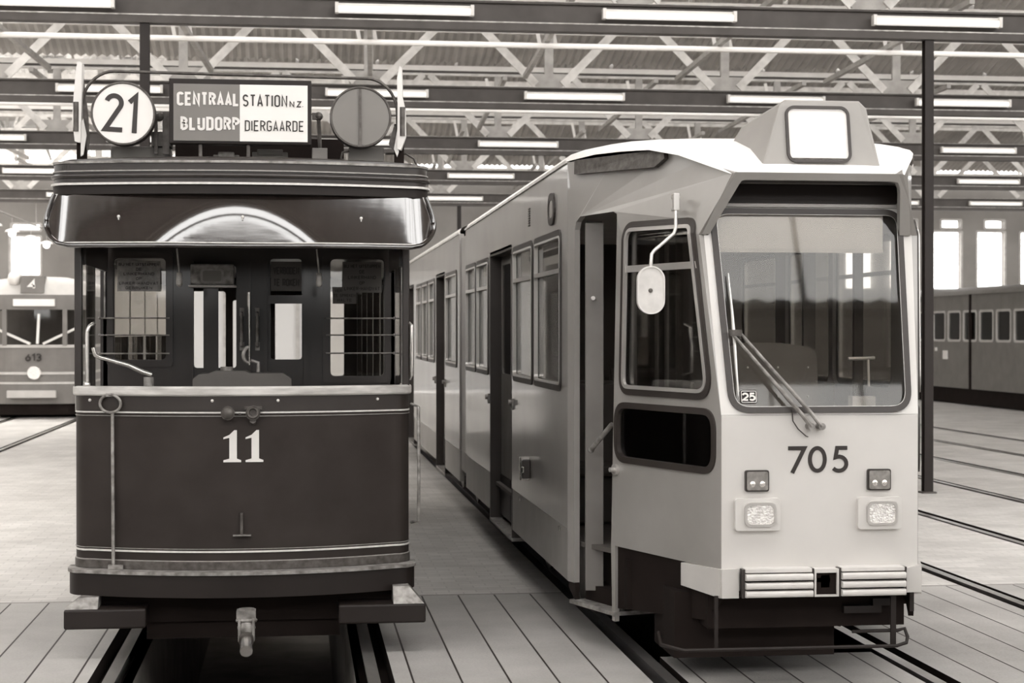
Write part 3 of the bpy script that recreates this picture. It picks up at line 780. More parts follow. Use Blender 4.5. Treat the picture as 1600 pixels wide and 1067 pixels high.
# coupler
m = MB(); m.box(-.37, -.255, 10.6, 10.72, .24, .30); m.cyl((-.31, 10.66, .20), (-.31, 10.66, .31), .05, 12); m.ball((-.31, 10.62, .2), .055, 12)
m.tube([(-.31 + .055 * math.cos(a), 10.62 + .03 * math.sin(a), .245) for a in [2 * PI * k / 14 for k in range(14)]], .012, 6, True)
m.box(-.36, -.345, 10.58, 10.68, .12, .26); m.box(-.275, -.26, 10.58, 10.68, .12, .26)
cp = part('coupler', m, 'worn_metal', LT, smooth=50)
m = MB(); m.tube([(-.312, 10.62, .15), (-.306, 10.44, .088)], [.032, .038], 16); part('draw_bar', m, 'brass', cp, smooth=50, label='worn bright draw bar')
m = MB(); m.cyl((-.314, 10.66, .165), (-.309, 10.55, .128), .045, 16); part('draw_bar_collar', m, 'iron', cp, smooth=50)

# platform floor, posts, header
m = MB(); m.plate(lambda a, b, d: (a, b, .50 + d), [wrap(1.02, 10.8, back=1.35)], .04); part('platform_floor', m, 'matt_black', LT)
for s in (-1, 1):
    xa = CX + s * 1.0
    m = MB(); m.box(min(xa, xa + s * .045), max(xa, xa + s * .045), 11.02, 11.10, 1.63, 2.60); part('corner_post', m, 'old_paint', LT, bevel=.008)
    xb = CX + s * .985
    m = MB(); m.box(min(xb, xb + s * .04), max(xb, xb + s * .04), 11.55, 11.63, .5, 2.6); part('side_post', m, 'old_paint', LT)
    m = MB(); m.box(min(xb, xb + s * .03), max(xb, xb + s * .03), 11.12, 12.4, 2.42, 2.60); part('side_header', m, 'old_paint', LT)
    m = MB(); m.box(min(xb, xb + s * .03), max(xb, xb + s * .03), 11.1, 11.56, .5, 1.62); part('side_panel', m, 'old_paint', LT)
    m = MB(); m.box(xb, xb + .006, 11.12, 11.55, 1.62, 2.42); part('side_pane', m, 'glass', LT)
# saloon bulkheads (front one carries doors)
def bulk(name, y, holes, mt='old_paint'):
    f = plane((0, y, 0), (1, 0, 0), (0, 0, 1), (0, 1, 0))
    m = MB(); m.plate(f, [[(CX - 1.03, .5), (CX + 1.03, .5), (CX + 1.03, 2.75), (CX - 1.03, 2.75)]] + holes, .05)
    return part(name, m, mt, LT)
FH = [rrect(-1.29, -.93, 1.80, 2.52, .03, 3), rrect(.235, .62, 1.68, 2.52, .03, 3), rrect(-.735, -.435, 1.74, 2.47, .02, 2), rrect(-.195, .03, 1.80, 2.52, .02, 2)]
bh = bulk('saloon_bulkhead', 12.5, FH)
for a, b, c_, d_ in ((-1.31, -.91, 1.78, 2.54), (.21, .64, 1.66, 2.54)):
    m = MB(); m.plate(plane((0, 12.48, 0), (1, 0, 0), (0, 0, 1), (0, 1, 0)), [rrect(a - .03, b + .03, c_ - .03, d_ + .03, .03, 3), rrect(a + .015, b - .015, c_ + .015, d_ - .015, .03, 3)], .03)
    wf = part('window_frame', m, 'old_paint', bh); m = MB(); m.box(a, b, 12.52, 12.525, c_, d_); part('pane', m, 'glass', wf)
m = MB(); m.box(-.665, -.56, 12.47, 12.5, 1.5, 2.32); m.box(-.765, -.735, 12.46, 12.5, .55, 2.5); part('door_stile', m, 'old_paint', bh)
m = MB(); m.box(-.35, -.33, 12.46, 12.5, .55, 2.5); m.box(-.24, -.215, 12.46, 12.5, .55, 2.5); m.box(.045, .07, 12.46, 12.5, .55, 2.5); m.box(-.21, .045, 12.46, 12.5, 2.20, 2.26); part('door_stile', m, 'old_paint', bh)
for xx in (-.395, -.285):
    m = MB(); m.tube([(xx, 12.5, 2.14), (xx, 12.44, 2.13), (xx, 12.44, 1.90), (xx, 12.5, 1.885)], .011, 8); m.box(xx - .016, xx + .016, 12.47, 12.5, 2.11, 2.17); m.box(xx - .016, xx + .016, 12.47, 12.5, 1.865, 1.925); part('door_handle', m, 'worn_metal', bh, smooth=50)
m = MB(); m.tube([(-.343, 12.45, 2.28), (-.34, 12.45, 1.76)], [.010, .006], 8); m.cyl((-.343, 12.45, 2.28), (-.343, 12.45, 2.18), .013, 8); part('door_rod', m, 'brass', bh, smooth=50)
# lamp box above the door
m = MB(); m.box(-.745, -.445, 12.30, 12.46, 2.325, 2.475); lb = part('lamp_box', m, 'worn_metal', bh, bevel=.01, label='pale metal lamp box above the door')
f = plane((0, 12.295, 0), (1, 0, 0), (0, 0, 1), (0, 1, 0)); m = MB(); m.plate(f, [rrect(-.675, -.515, 2.34, 2.44, .02), rrect(-.66, -.53, 2.352, 2.428, .015)], .01); part('lamp_window_frame', m, 'gold_dim', lb)
m = MB(); m.box(-.66, -.53, 12.297, 12.302, 2.352, 2.428); part('lamp_window', m, 'disc_grey', lb)
m = MB(); m.box(-.76, -.43, 12.28, 12.46, 2.312, 2.325); part('lamp_ledge', m, 'gold', lb)
# rear bulkhead with matching openings, far end of the saloon
bulk('rear_bulkhead', 19.6, [rrect(-1.25, -.80, 1.45, 2.45, .03, 3), rrect(-.72, -.62, 1.5, 2.35, .02, 2), rrect(-.56, -.40, 1.2, 2.5, .02, 2), rrect(-.25, .06, 1.5, 2.35, .02, 2), rrect(.14, .52, 1.5, 2.45, .03, 3)])
# notices on the glass
def notice(x0, x1, z0, z1, y, lines, ink, paper, name='notice'):
    m = MB(); m.box(x0, x1, y, y + .003, z0, z1); p = part(name, m, paper, bh)
    m = MB(); f = plane((0, y - .0005, 0), (1, 0, 0), (0, 0, 1), (0, -1, 0)); n = len(lines); hh = (z1 - z0) / (n * 1.25 + .6)
    for i, (s_, wf_) in enumerate(lines):
        zz = z1 - hh * (.55 + i * 1.25) - hh * .8
        text(m, f, s_, (x0 + x1) / 2, zz, hh * .8, .55, .2, .3, .001, width=(x1 - x0) * wf_, center=True)
    part('lettering', m, ink, p)
notice(-1.265, -.965, 2.285, 2.50, 12.47, [('BIJ HET UITSTAPPEN', .92), ('DE', .12), ('LINKERHAND', .7), ('OP', .12), ('LINKER-HANDVAT', .9), ('GEBRUIKEN', .6)], 'ink', 'lamp_grey')
notice(.32, .60, 2.28, 2.50, 12.47, [('BIJ HET UITSTAPPEN', .92), ('DE', .12), ('LINKERHAND', .7), ('OP', .12), ('LINKER-HANDVAT', .9)], 'ink', 'seat')
notice(-.19, .03, 2.29, 2.50, 12.47, [('VERBODEN', .8), ('TE ROKEN', .8)], 'ink', 'seat')
notice(.25, .42, 2.20, 2.32, 12.475, [('VERBODEN', .8), ('TE SPREKEN', .9), ('HALTE', .6)], 'ink', 'seat')
# brass window rails
for x0, x1 in ((-1.385, -.90), (.20, .69)):
    for z in (2.095, 1.975, 1.845):
        m = MB(); m.tube([(x0, 12.44, z), (x1, 12.44, z)], .006, 6)
        xe = x0 if x0 < -1 else x1
        m.ball((xe, 12.44, z), .012, 8); part('window_rail', m, 'iron' if False else 'worn_metal', bh, smooth=50)
m = MB(); m.tube([(-1.35, 12.46, 2.47), (-1.35, 12.46, 2.1)], .008, 6); part('bell_rod', m, 'worn_metal', bh)
# hanging bell pulls
for xx, yy in ((-.735, 11.0), (.135, 11.0)):
    m = MB(); m.tube([(xx - .015, yy, 2.52), (xx, yy, 2.37)], .006, 6); h_ = part('bell_strap', m, 'worn_metal', LT)
    m = MB(); m.tube([(xx, yy, 2.37), (xx, yy, 2.30)], [.017, .021], 10); m.ball((xx, yy, 2.30), .021, 8); part('strap_handle', m, 'worn_metal', h_, smooth=50)
# crank lever, its post, controller
m = MB(); m.tube([(-.925, 11.02, 1.5), (-.925, 11.02, 1.715)], .032, 14); cr = part('brake_column', m, 'worn_metal', LT, smooth=50)
m = MB(); m.tube([(-1.262, 10.98, 1.90), (-1.25, 10.98, 1.855), (-1.225, 11.0, 1.84), (-1.05, 11.02, 1.79), (-.955, 11.02, 1.745), (-.905, 11.02, 1.73)], [.012, .013, .014, .014, .015, .014], 10); part('brake_lever', m, 'brass', cr, smooth=60)
m = MB(); cpts = [(-.66, 1.60), (-.04, 1.60), (-.04, 1.70), (-.09, 1.735), (-.30, 1.735), (-.33, 1.75), (-.52, 1.75), (-.56, 1.735), (-.62, 1.73), (-.66, 1.70)]
m.plate(plane((0, 11.1, 0), (1, 0, 0), (0, 0, 1), (0, 1, 0)), [round_poly(cpts, .02, 3)], .3); ct = part('controller', m, 'seat', LT, bevel=.015)
m = MB(); m.box(-.6, -.1, 11.12, 11.38, .54, 1.6); part('controller_cabinet', m, 'black', ct)
m = MB(); m.cyl((-.45, 11.2, 1.75), (-.45, 11.2, 1.775), .04, 14); m.tube([(-.25, 11.2, 1.74), (-.25, 11.2, 1.80), (-.30, 11.2, 1.815)], .012, 8); m.tube([(-.31 + .035 * math.cos(a), 11.2, 1.85 + .05 * math.sin(a)) for a in [PI / 2 + PI * k / 8 for k in range(9)]], .012, 8)
part('controller_handle', m, 'worn_metal', ct, smooth=50)

# saloon sides and roof
for s in (-1, 1):
    xw = CX + s * 1.05
    f = plane((xw, 0, 0), (0, 1, 0), (0, 0, 1), (-s, 0, 0))
    holes = [rrect(12.70 + 1.35 * k, 13.98 + 1.35 * k, 1.5, 2.42, .05, 3) for k in range(5)]
    m = MB(); m.plate(f, [[(12.5, .5), (19.65, .5), (19.65, 2.75), (12.5, 2.75)]] + holes, .05); sd = part('saloon_side', m, 'old_paint', LT)
    m = MB(); m.box(xw - .004, xw + .004, 12.7, 19.4, 1.48, 2.44); part('side_panes', m, 'glass', sd)
    if s < 0: m = MB(); m.box(xw + .06, xw + .064, 12.7, 19.4, 1.96, 2.46); part('window_blind', m, 'blind', sd)
m = MB(); m.box(CX - 1.0, CX + 1.0, 12.5, 19.6, .5, .56); part('saloon_floor', m, 'dark_in', LT)
for s in (-1, 1):
    m = MB(); m.box(min(CX + s * .55, CX + s), max(CX + s * .55, CX + s), 12.6, 19.5, .95, 1.02); part('saloon_bench', m, 'worn_wood', LT)
RP = wrap(1.15, 10.52, bow=.22, r=.12, back=.1)
roofP = [(CX - 1.13, 20.6)] + [p for p in wrap(1.13, 10.55, bow=.22, r=.12)] + [(CX + 1.13, 20.6)]
m = MB(); m.plate(lambda a, b, d: (a, b, 2.60 + d), [[(CX - 1.0, 20.4)] + [p for p in wrap(1.0, 10.75, bow=.22, r=.12)] + [(CX + 1.0, 20.4)]], .03); part('ceiling_board', m, 'old_paint', LT)
rows = []
for z, s_ in ((3.0, 1.0), (3.045, .97), (3.065, .8), (3.075, .4)):
    rows.append([(CX + (p[0] - CX) * s_, 10.55 + (p[1] - 10.55) * (.9 + .1 * s_) + (1 - s_) * .5, z) for p in roofP])
W = len(roofP); m = MB(); m.add([p for r in rows for p in r], [(j * W + i, j * W + i + 1, (j + 1) * W + i + 1, (j + 1) * W + i) for j in range(3) for i in range(W - 1)] + [tuple(3 * W + i for i in range(W))])
part('roof', m, 'old_paint', LT, smooth=40)
LP = lambda hw, y0: wrap(hw, y0, bow=.22, r=.14, back=9.4)
part('roof_fascia', wall_on(LP(1.145, 10.53), 2.895, 3.02, .05), 'old_paint', LT, smooth=40)
part('roof_edge', wall_on(LP(1.152, 10.52), 3.015, 3.03, .06), 'worn_metal', LT, smooth=40)
part('roof_moulding', wall_on(LP(1.152, 10.52), 2.965, 2.973, .02), 'gold_dim', LT, smooth=40)
m = MB(); m.tube([(p[0], p[1], 2.94) for p in wrap(1.15, 10.525, bow=.22, r=.14, back=.3)], .014, 8); part('roof_moulding', m, 'old_paint', LT, smooth=60)
part('roof_moulding', wall_on(LP(1.162, 10.51), 2.885, 2.898, .05), 'gold', LT, smooth=40)
part('fascia_band', wall_on(LP(1.15, 10.53), 2.83, 2.885, .05), 'black', LT, smooth=40)
# the glossy hood below it
def hood_fn(u, v, d):  # tilt of the sheet is shaped to mirror an arch of light
    z = 2.835 + (2.515 - 2.835) * v
    hw = 1.13 + .055 * math.sin(PI * .5 * min(1, v * 1.5))
    rem = z - 2.515; r = .17
    if rem < r: hw -= (r - math.sqrt(max(0, r * r - (r - rem) ** 2))) * .95
    uu = 2 * u - 1
    uu = math.sin(uu * PI / 2) * .35 + uu * .65
    x = uu * hw; q = abs(x / 1.15); c_ = .16 + .80 * (abs(x + .03) / .50) ** 2
    fl = 0; n_ = 12
    for k in range(n_):
        w_ = (k + .5) / n_ * v - c_
        fl += v / n_ * .32 * (.36 if w_ < -.16 else (.10 if w_ > .34 else .10 + .26 * (1 - (w_ + .16) / .50)))
    y = 10.58 + .16 * q ** 2 + .05 * max(0, (q - .86) / .14) ** 2 - fl + d
    return (CX + x, y, z)
m = MB(); m.grid(hood_fn, 64, 20, .02); hd = part('hood', m, 'hood', LT, smooth=60)
edge = [hood_fn(0, v, 0) for v in [k / 24 for k in range(25)]] + [hood_fn(u, 1, 0) for u in [k / 48 for k in range(1, 48)]] + [hood_fn(1, v, 0) for v in [1 - k / 24 for k in range(25)]]
edge = [(e[0], e[1] - .008, e[2]) for e in edge]
m = MB(); m.tube(edge, .014, 8); part('hood_moulding', m, 'hood', hd, smooth=60)
def inset(k):
    out = []
    for e in edge:
        out.append((CX + (e[0] - CX) * (1 - k), e[1] - .004, max(e[2], 2.515 + k * 1.0)))
    return out
m = MB(); m.tube(inset(.018), .0045, 6); part('hood_lining', m, 'gold', hd, smooth=60)
for xx in (-.98, -.33, .30):
    u = ((xx - CX) / 1.18 + 1) / 2; p = hood_fn(u, .45, 0); m = MB(); m.ball((p[0], p[1] - .01, p[2]), .010, 8); m.cyl((p[0], p[1] - .012, p[2] - .02), (p[0], p[1] - .012, p[2]), .004, 6); part('hood_screw', m, 'gold', hd)
m = MB(); m.tube([(-1.49, 10.86, 2.78), (-1.51, 10.86, 2.74), (-1.50, 10.86, 2.70)], .01, 6); part('cord_hook', m, 'iron', LT)

# ---- on the roof: discs, destination board, hoop, flags, gear
def disc(cx, cz, r, y, face, name):
    m = MB(); m.cyl((cx, y, cz), (cx, y + .10, cz), r, 48); d = part(name, m, 'black', LT, smooth=40)
    m = MB(); m.cyl((cx, y - .004, cz), (cx, y, cz), r - .012, 48); part('disc_face', m, face, d, smooth=40)
    m = MB(); m.tube([(cx + (r - .005) * math.cos(a), y - .004, cz + (r - .005) * math.sin(a)) for a in [2 * PI * k / 48 for k in range(48)]], .007, 6, True); part('disc_rim', m, 'iron', d, smooth=60)
    return d
d21 = disc(-1.052, 3.326, .192, 10.73, 'ivory', 'route_disc')
sh = .03
f = lambda x, y, d: (x + (y - .0) * 0.0, 10.726 - d, y)
m = MB()
def rot(cx, cz, ang, g):
    ca, sa = math.cos(ang), math.sin(ang)
    return lambda x, y, d: g(cx + x * ca - y * sa, cz + x * sa + y * ca, d)
R21 = rot(-1.052, 3.326, -.055, f)
m.ribbon(R21, [(p[0] - .105, p[1] - .115) for p in arc(.048, .175, .044, .044, 165, -25, 14) + [(.0035, .0145), (.105, .0145)]], .029, .003)
m.ribbon(R21, [(.035, .070), (.072, .108), (.072, -.115)], .030, .003)
part('route_number', m, 'ink', d21)
dg = disc(.388, 3.326, .188, 10.73, 'disc_grey', 'grey_disc')
m = MB(); m.box(.378, .392, 10.715, 10.728, 3.145, 3.50); m.box(.368, .402, 10.713, 10.728, 3.142, 3.155); part('disc_bar', m, 'iron', dg)
# destination board
m = MB(); m.box(-.777, .086, 10.72, 10.82, 3.147, 3.545); db = part('destination_board', m, 'black', LT, bevel=.006)
m = MB(); m.box(-.750, -.350, 10.712, 10.722, 3.165, 3.512); part('board_left_face', m, 'sign_grey', db, label='grey half with white lettering')
m = MB(); m.box(-.350, .062, 10.712, 10.722, 3.165, 3.512); part('board_right_face', m, 'ivory', db, label='white half with black lettering')
f = plane((0, 10.712, 0), (1, 0, 0), (0, 0, 1), (0, -1, 0))
for s_, xx, zz, hh, ww in (('CENTRAAL', -.722, 3.378, .084, .362), ('BLQDORP', -.700, 3.228, .084, .342)):
    m = MB(); text(m, f, s_, xx, zz, hh, .31, .185, .23, .003, width=ww); part('white_lettering', m, 'white', db)
for s_, xx, zz, hh, w_, st_, g_, ww in (('STATION', -.328, 3.378, .074, .34, .12, .22, .262), ('N', -.045, 3.378, .038, .6, .17, .3, None), ('Z.', -.002, 3.378, .038, .6, .17, .3, None), ('DIERGAARDE', -.316, 3.228, .066, .34, .11, .22, .352)):
    m = MB(); text(m, f, s_, xx, zz, hh, w_, st_, g_, .003, width=ww); part('black_lettering', m, 'ink', db)
for xx in (-.60, -.31): m = MB(); m.box(xx, xx + .02, 10.74, 10.80, 3.05, 3.15); part('board_stay', m, 'iron', LT)
for x0, x1, z1 in ((-.52, -.36, 3.10), (-.28, -.06, 3.12)): m = MB(); m.box(x0, x1, 10.9, 11.1, 3.04, z1); m.box(x0 + .03, x1 - .03, 10.88, 10.9, z1 - .02, z1 + .015); part('roof_bracket', m, 'worn_metal' if x0 < -.4 else 'roof_box', LT, bevel=.005)
m = MB(); m.box(-1.15, -.79, 10.95, 11.2, 3.04, 3.15); part('roof_box', m, 'roof_box', LT, bevel=.006)
m = MB(); m.box(-.9, -.78, 10.92, 11.1, 3.15, 3.24); m.box(-.88, -.86, 10.9, 10.92, 3.1, 3.34); m.box(-.83, -.79, 10.9, 10.92, 3.1, 3.36); m.ball((-.85, 10.9, 3.33), .03); part('switch_gear', m, 'iron', LT)
m = MB(); m.box(-.78, .30, 11.3, 11.8, 3.05, 3.25); part('resistor_box', m, 'matt_black', LT)
m = MB(); m.box(.09, .185, 10.80, 10.9, 3.04, 3.14); pb = part('roof_pedestal', m, 'roof_box', LT, bevel=.004)
m = MB(); m.tube([(.14, 10.84, 3.14), (.13, 10.84, 3.33)], .012, 8); m.ball((.13, 10.84, 3.34), .028); m.box(.09, .125, 10.82, 10.86, 3.32, 3.36); part('insulator_arm', m, 'iron', pb)
m = MB(); m.box(.32, .54, 10.9, 11.05, 3.04, 3.16); part('roof_box', m, 'roof_box', LT, bevel=.006)
m = MB(); m.tube([(.30, 10.86, 3.06), (.27, 10.86, 3.08), (.28, 10.86, 3.12), (.32, 10.88, 3.13)], .008, 6); part('roof_cable', m, 'iron', LT)
m = MB(); m.tube([(.55, 10.9, 3.12), (.68, 10.9, 3.12), (.73, 10.9, 3.09), (.745, 10.9, 3.05)], .008, 6); part('roof_cable', m, 'iron', LT)
# hoop of bent tube
hp = [(-1.318, 10.82, 3.25), (-1.312, 10.82, 3.36)] + [(-1.312 + .20 * (1 - math.cos(a)), 10.82, 3.36 + .235 * math.sin(a)) for a in [PI / 2 * k / 10 for k in range(1, 11)]]
hp += [(.43 + .19 * math.sin(a), 10.82, 3.36 + .218 * math.cos(a)) for a in [PI / 2 * k / 10 for k in range(0, 11)]] + [(.622, 10.82, 3.25)]
m = MB(); m.tube(hp, .0095, 8); part('roof_hoop', m, 'iron', LT, smooth=60)
# furled flags either side
def flag(xp, s):
    m = MB(); m.box(xp - .025, xp + .035, 10.84, 10.88, 3.03, 3.30); fl = part('flag_bracket', m, 'matt_black', LT)
    m = MB(); m.tube([(xp + s * .022, 10.80, 3.22), (xp + s * .022, 10.80, 3.40)], .02, 8); part('flag_clamp', m, 'iron', fl, smooth=50)
    if s < 0: a = [(-.01, 3.655), (.014, 3.635), (.012, 3.45), (.005, 3.15), (-.03, 3.16), (-.045, 3.30), (-.035, 3.45), (-.022, 3.60)]
    else: a = [(.004, 3.66), (.018, 3.645), (.022, 3.46), (.040, 3.38), (.042, 3.22), (.012, 3.13), (-.012, 3.14), (-.008, 3.40), (-.012, 3.58)]
    m = MB(); m.plate(plane((xp, 10.79, 0), (1, .0, 0), (0, 0, 1), (.15, 1, 0)), [round_poly(a[::-1], .008, 3)], .05); part('flag_cloth', m, 'white', fl)
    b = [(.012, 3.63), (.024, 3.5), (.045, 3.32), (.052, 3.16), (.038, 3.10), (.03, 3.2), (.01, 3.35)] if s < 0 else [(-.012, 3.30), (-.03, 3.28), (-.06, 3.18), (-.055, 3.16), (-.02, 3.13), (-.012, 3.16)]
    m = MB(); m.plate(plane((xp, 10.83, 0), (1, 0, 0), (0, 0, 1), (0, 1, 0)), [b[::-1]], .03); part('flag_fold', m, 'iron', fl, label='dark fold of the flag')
    c_ = [(.02, 3.30), (.04, 3.20), (.02, 3.08), (.004, 3.07), (.006, 3.28)] if s < 0 else [(-.008, 3.27), (-.03, 3.14), (-.01, 3.09), (0, 3.12)]
    m = MB(); m.plate(plane((xp, 10.80, 0), (1, 0, 0), (0, 0, 1), (0, 1, 0)), [c_[::-1]], .02); part('flag_fold', m, 'white', fl)
flag(-1.318, -1); flag(.628, 1)

# ================================================================== THE PALE ARTICULATED TRAM (705)
TX = 2.915
RT = thing('articulated_tram', 'pale articulated tram numbered 705 with open front door and blank roof sign', 'tram', (TX, 9.42, 0))
def mir(p): return (2 * TX - p[0], p[1], p[2])
# ---- front
fy = plane((0, 9.42, 0), (1, 0, 0), (0, 0, 1), (0, 1, 0))
m = MB(); m.plate(fy, [[(2.345, .55), (3.485, .55), (3.485, 1.532), (2.345, 1.532)]], .03); part('front_panel', m, 'cream', RT, bevel=.004)
def ws(x, z, d):
    return (x, 9.42 + .225 * (z - 1.53) + d, z)
outer = [(2.345, 1.534), (3.485, 1.534), (3.532, 2.60), (3.50, 2.86), (2.36, 2.86), (2.298, 2.60)]
hole = round_poly([(2.400, 1.553), (3.440, 1.553), (3.472, 2.70), (2.345, 2.70)], [.12, .12, .10, .10], 8)
m = MB(); m.plate(ws, [outer, hole], .035); part('windscreen_surround', m, 'cream', RT)
m = MB(); m.plate(lambda x, z, d: ws(x, z, d - .014), [grow(hole, .008), grow(hole, -.026)], .03); part('windscreen_seal', m, 'rubber', RT, smooth=40)
gl = part('windscreen', MB().plate(lambda x, z, d: ws(x, z, d + .012), [grow(hole, -.01)], .004), 'windscreen', RT)
m = MB(); m.plate(lambda x, z, d: ws(x, z, d - .012), [grow(hole, -.022), grow(hole, -.028)], .004); part('seal_trim', m, 'alu', RT)
# hood
def hoodf(x, z, d): return (x, 9.455 + .54 * (2.885 - z) + d, z)
ho = round_poly([(2.292, 2.555), (2.335, 2.555), (2.475, 2.848), (3.365, 2.848), (3.462, 2.80), (3.472, 2.555), (3.535, 2.555), (3.43, 2.892), (2.415, 2.892)], [0, 0, .03, .06, .06, 0, 0, .05, .03], 5)
ho = [(2.286, 2.555), (2.328, 2.555)] + [(2.465, 2.83), (2.475, 2.845), (2.495, 2.852), (3.335, 2.852), (3.385, 2.845), (3.405, 2.815)] + [(3.452, 2.555), (3.515, 2.555)] + [(3.478, 2.72), (3.442, 2.855), (3.43, 2.88), (3.405, 2.893), (2.435, 2.893), (2.415, 2.885)]
m = MB(); m.plate(hoodf, [ho], .05); part('hood_lip', m, 'lip', RT)
# soffit and inner cheeks of the hood
m = MB(); m.add([(2.48, 9.48, 2.85), (3.42, 9.48, 2.85), (3.50, 9.74, 2.86), (2.36, 9.74, 2.86), (2.48, 9.48, 2.87), (3.42, 9.48, 2.87), (3.50, 9.74, 2.88), (2.36, 9.74, 2.88)], [(0, 3, 2, 1), (4, 5, 6, 7), (0, 1, 5, 4), (1, 2, 6, 5), (2, 3, 7, 6), (3, 0, 4, 7)])
for sx_, xt, xb in ((1, 2.47, 2.325), (-1, 3.41, 3.466)):
    w = .012 * sx_
    m.add([(xt, 9.49, 2.85), (xb, 9.65, 2.55), (xb, 9.70, 2.60), (xt - sx_ * .10, 9.73, 2.86), (xt - w, 9.49, 2.85), (xb - w, 9.65, 2.55), (xb - w, 9.70, 2.60), (xt - sx_ * .10 - w, 9.73, 2.86)], [(0, 1, 2, 3), (7, 6, 5, 4), (0, 4, 5, 1), (1, 5, 6, 2), (2, 6, 7, 3), (3, 7, 4, 0)])
part('hood_soffit', m, 'iron', RT)
m = MB(); m.plate(lambda x, z, d: ws(x, z, d - .008), [round_poly([(2.38, 2.738), (3.46, 2.738), (3.46, 2.85), (2.38, 2.85)], .02, 4)], .01); part('hood_grille', m, 'black', RT)
m = MB(); m.plate(lambda x, z, d: ws(x, z, d - .014), [[(2.36, 2.716), (3.48, 2.716), (3.48, 2.732), (2.36, 2.732)]], .012); part('hood_rail', m, 'lip', RT)
# ---- tapered cab sides: s metres along the plane from the door post to the nose
TA = Vector((1.75, 11.16, 0)); TB = Vector((2.345, 9.42, 0)); TD = (TB - TA).normalized(); TN = Vector((TD.y, -TD.x, 0)); TN = -TN if TN.x > 0 else TN   # outward (left)
LEN = (TB - TA).length
def taper(s_, z, d):
    p = TA + TD * s_ - TN * d
    return (p.x + .27 * max(0, z - 2.55) * (s_ / LEN), p.y, z)
T = lambda t, z: (t * LEN, z)
def cab_side(side):
    fn = taper if side < 0 else (lambda s_, z, d: mir(taper(s_, z, d)))
    door = side < 0
    if door: outl = [T(0, .37), T(.05, .37), T(.052, 2.66), T(.062, 2.71), T(.09, 2.742), T(.315, 2.748), T(.338, 2.73), T(.343, 2.69), T(.317, .67)]
    else: outl = [T(0, .37), T(.3, .37), T(.3, .67)]
    outl += [T(1, .67), T(1, 1.53), T(.872, 2.555), T(.985, 2.888), T(.80, 2.99), T(.64, 3.075), T(.3, 3.10), T(0, 3.105)]
    w1 = round_poly([T(.385, 1.625), T(.952, 1.622), T(.835, 2.645), T(.405, 2.66)], [.10, .13, .10, .10], 8)
    w2 = round_poly([T(.352, 1.205), T(.966, 1.205), T(.966, 1.555), T(.352, 1.555)], .12, 8)
    m = MB(); m.plate(fn, [outl, w1, w2], .04); cs = part('cab_side', m, 'side', RT)
    for w_, gm in ((w1, 'glass'), (w2, 'glass_dark')):
        m = MB(); m.plate(lambda a, b, d: fn(a, b, d - .012), [grow(w_, .012), grow(w_, -.026)], .03); fr = part('window_seal', m, 'rubber', cs)
        m = MB(); m.plate(lambda a, b, d: fn(a, b, d + .015), [grow(w_, -.01)], .004); part('pane', m, gm, fr)
    inner = grow(w1, -.026)
    m = MB(); m.plate(lambda a, b, d: fn(a, b, d - .018), [inner, grow(inner, -.022)], .02); al = part('window_trim', m, 'alu', cs)
    m = MB(); m.plate(lambda a, b, d: fn(a, b, d - .010), [[T(.41, 2.362), T(.868, 2.362), T(.861, 2.402), T(.41, 2.402)]], .02); part('window_bar', m, 'alu', cs)
    # black lower skirt and wrap-round bumper
    m = MB(); m.plate(lambda a, b, d: fn(a, b, d + .02), [[T(.33 if door else 0, .28), T(.90, .36), T(1, .55), T(1, .675), T(.33 if door else 0, .675)]], .03); part('lower_skirt', m, 'matt_black', cs)
    m = MB(); m.plate(lambda a, b, d: fn(a, b, d - .02), [[T(.785, .535), T(1.012, .515), T(1.012, .675), T(.785, .665)]], .04); part('bumper_corner', m, 'bumper_corner', cs)
    return cs
csL = cab_side(-1); csR = cab_side(1)
m = MB(); m.cyl(taper(.355 * LEN, 1.145, -.001), taper(.355 * LEN, 1.145, -.02), .035, 20); m.cyl(taper(.355 * LEN, 1.145, -.02), taper(.355 * LEN, 1.145, -.05), .014, 12); part('door_lock', m, 'alu', csL, smooth=40)
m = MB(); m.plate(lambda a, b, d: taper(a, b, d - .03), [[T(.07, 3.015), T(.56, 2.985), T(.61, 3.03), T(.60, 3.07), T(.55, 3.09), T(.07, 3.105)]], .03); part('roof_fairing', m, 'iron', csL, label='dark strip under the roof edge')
# ---- numerals 705
f = plane((0, 9.419, 0), (1, 0, 0), (0, 0, 1), (0, -1, 0))
m = MB(); h = .15; z0 = 1.207; sw = .0225
m.ribbon(f, [(2.728, z0 + h - sw / 2), (2.822, z0 + h - sw / 2), (2.752, z0)], sw, .003)
m.ribbon(f, [(2.897 + .043 * math.cos(a), z0 + h / 2 + (h - sw) / 2 * math.sin(a)) for a in [2 * PI * k / 40 for k in range(40)]], sw, .003, True)
m.ribbon(f, [(3.070, z0 + h - sw / 2), (3.012, z0 + h - sw / 2), (3.003, z0 + .086)] + [(3.022 + .043 * math.cos(math.radians(a)), z0 + .050 + .040 * math.sin(math.radians(a))) for a in range(100, -146, -15)], sw, .003)
part('fleet_number', m, 'ink', RT)
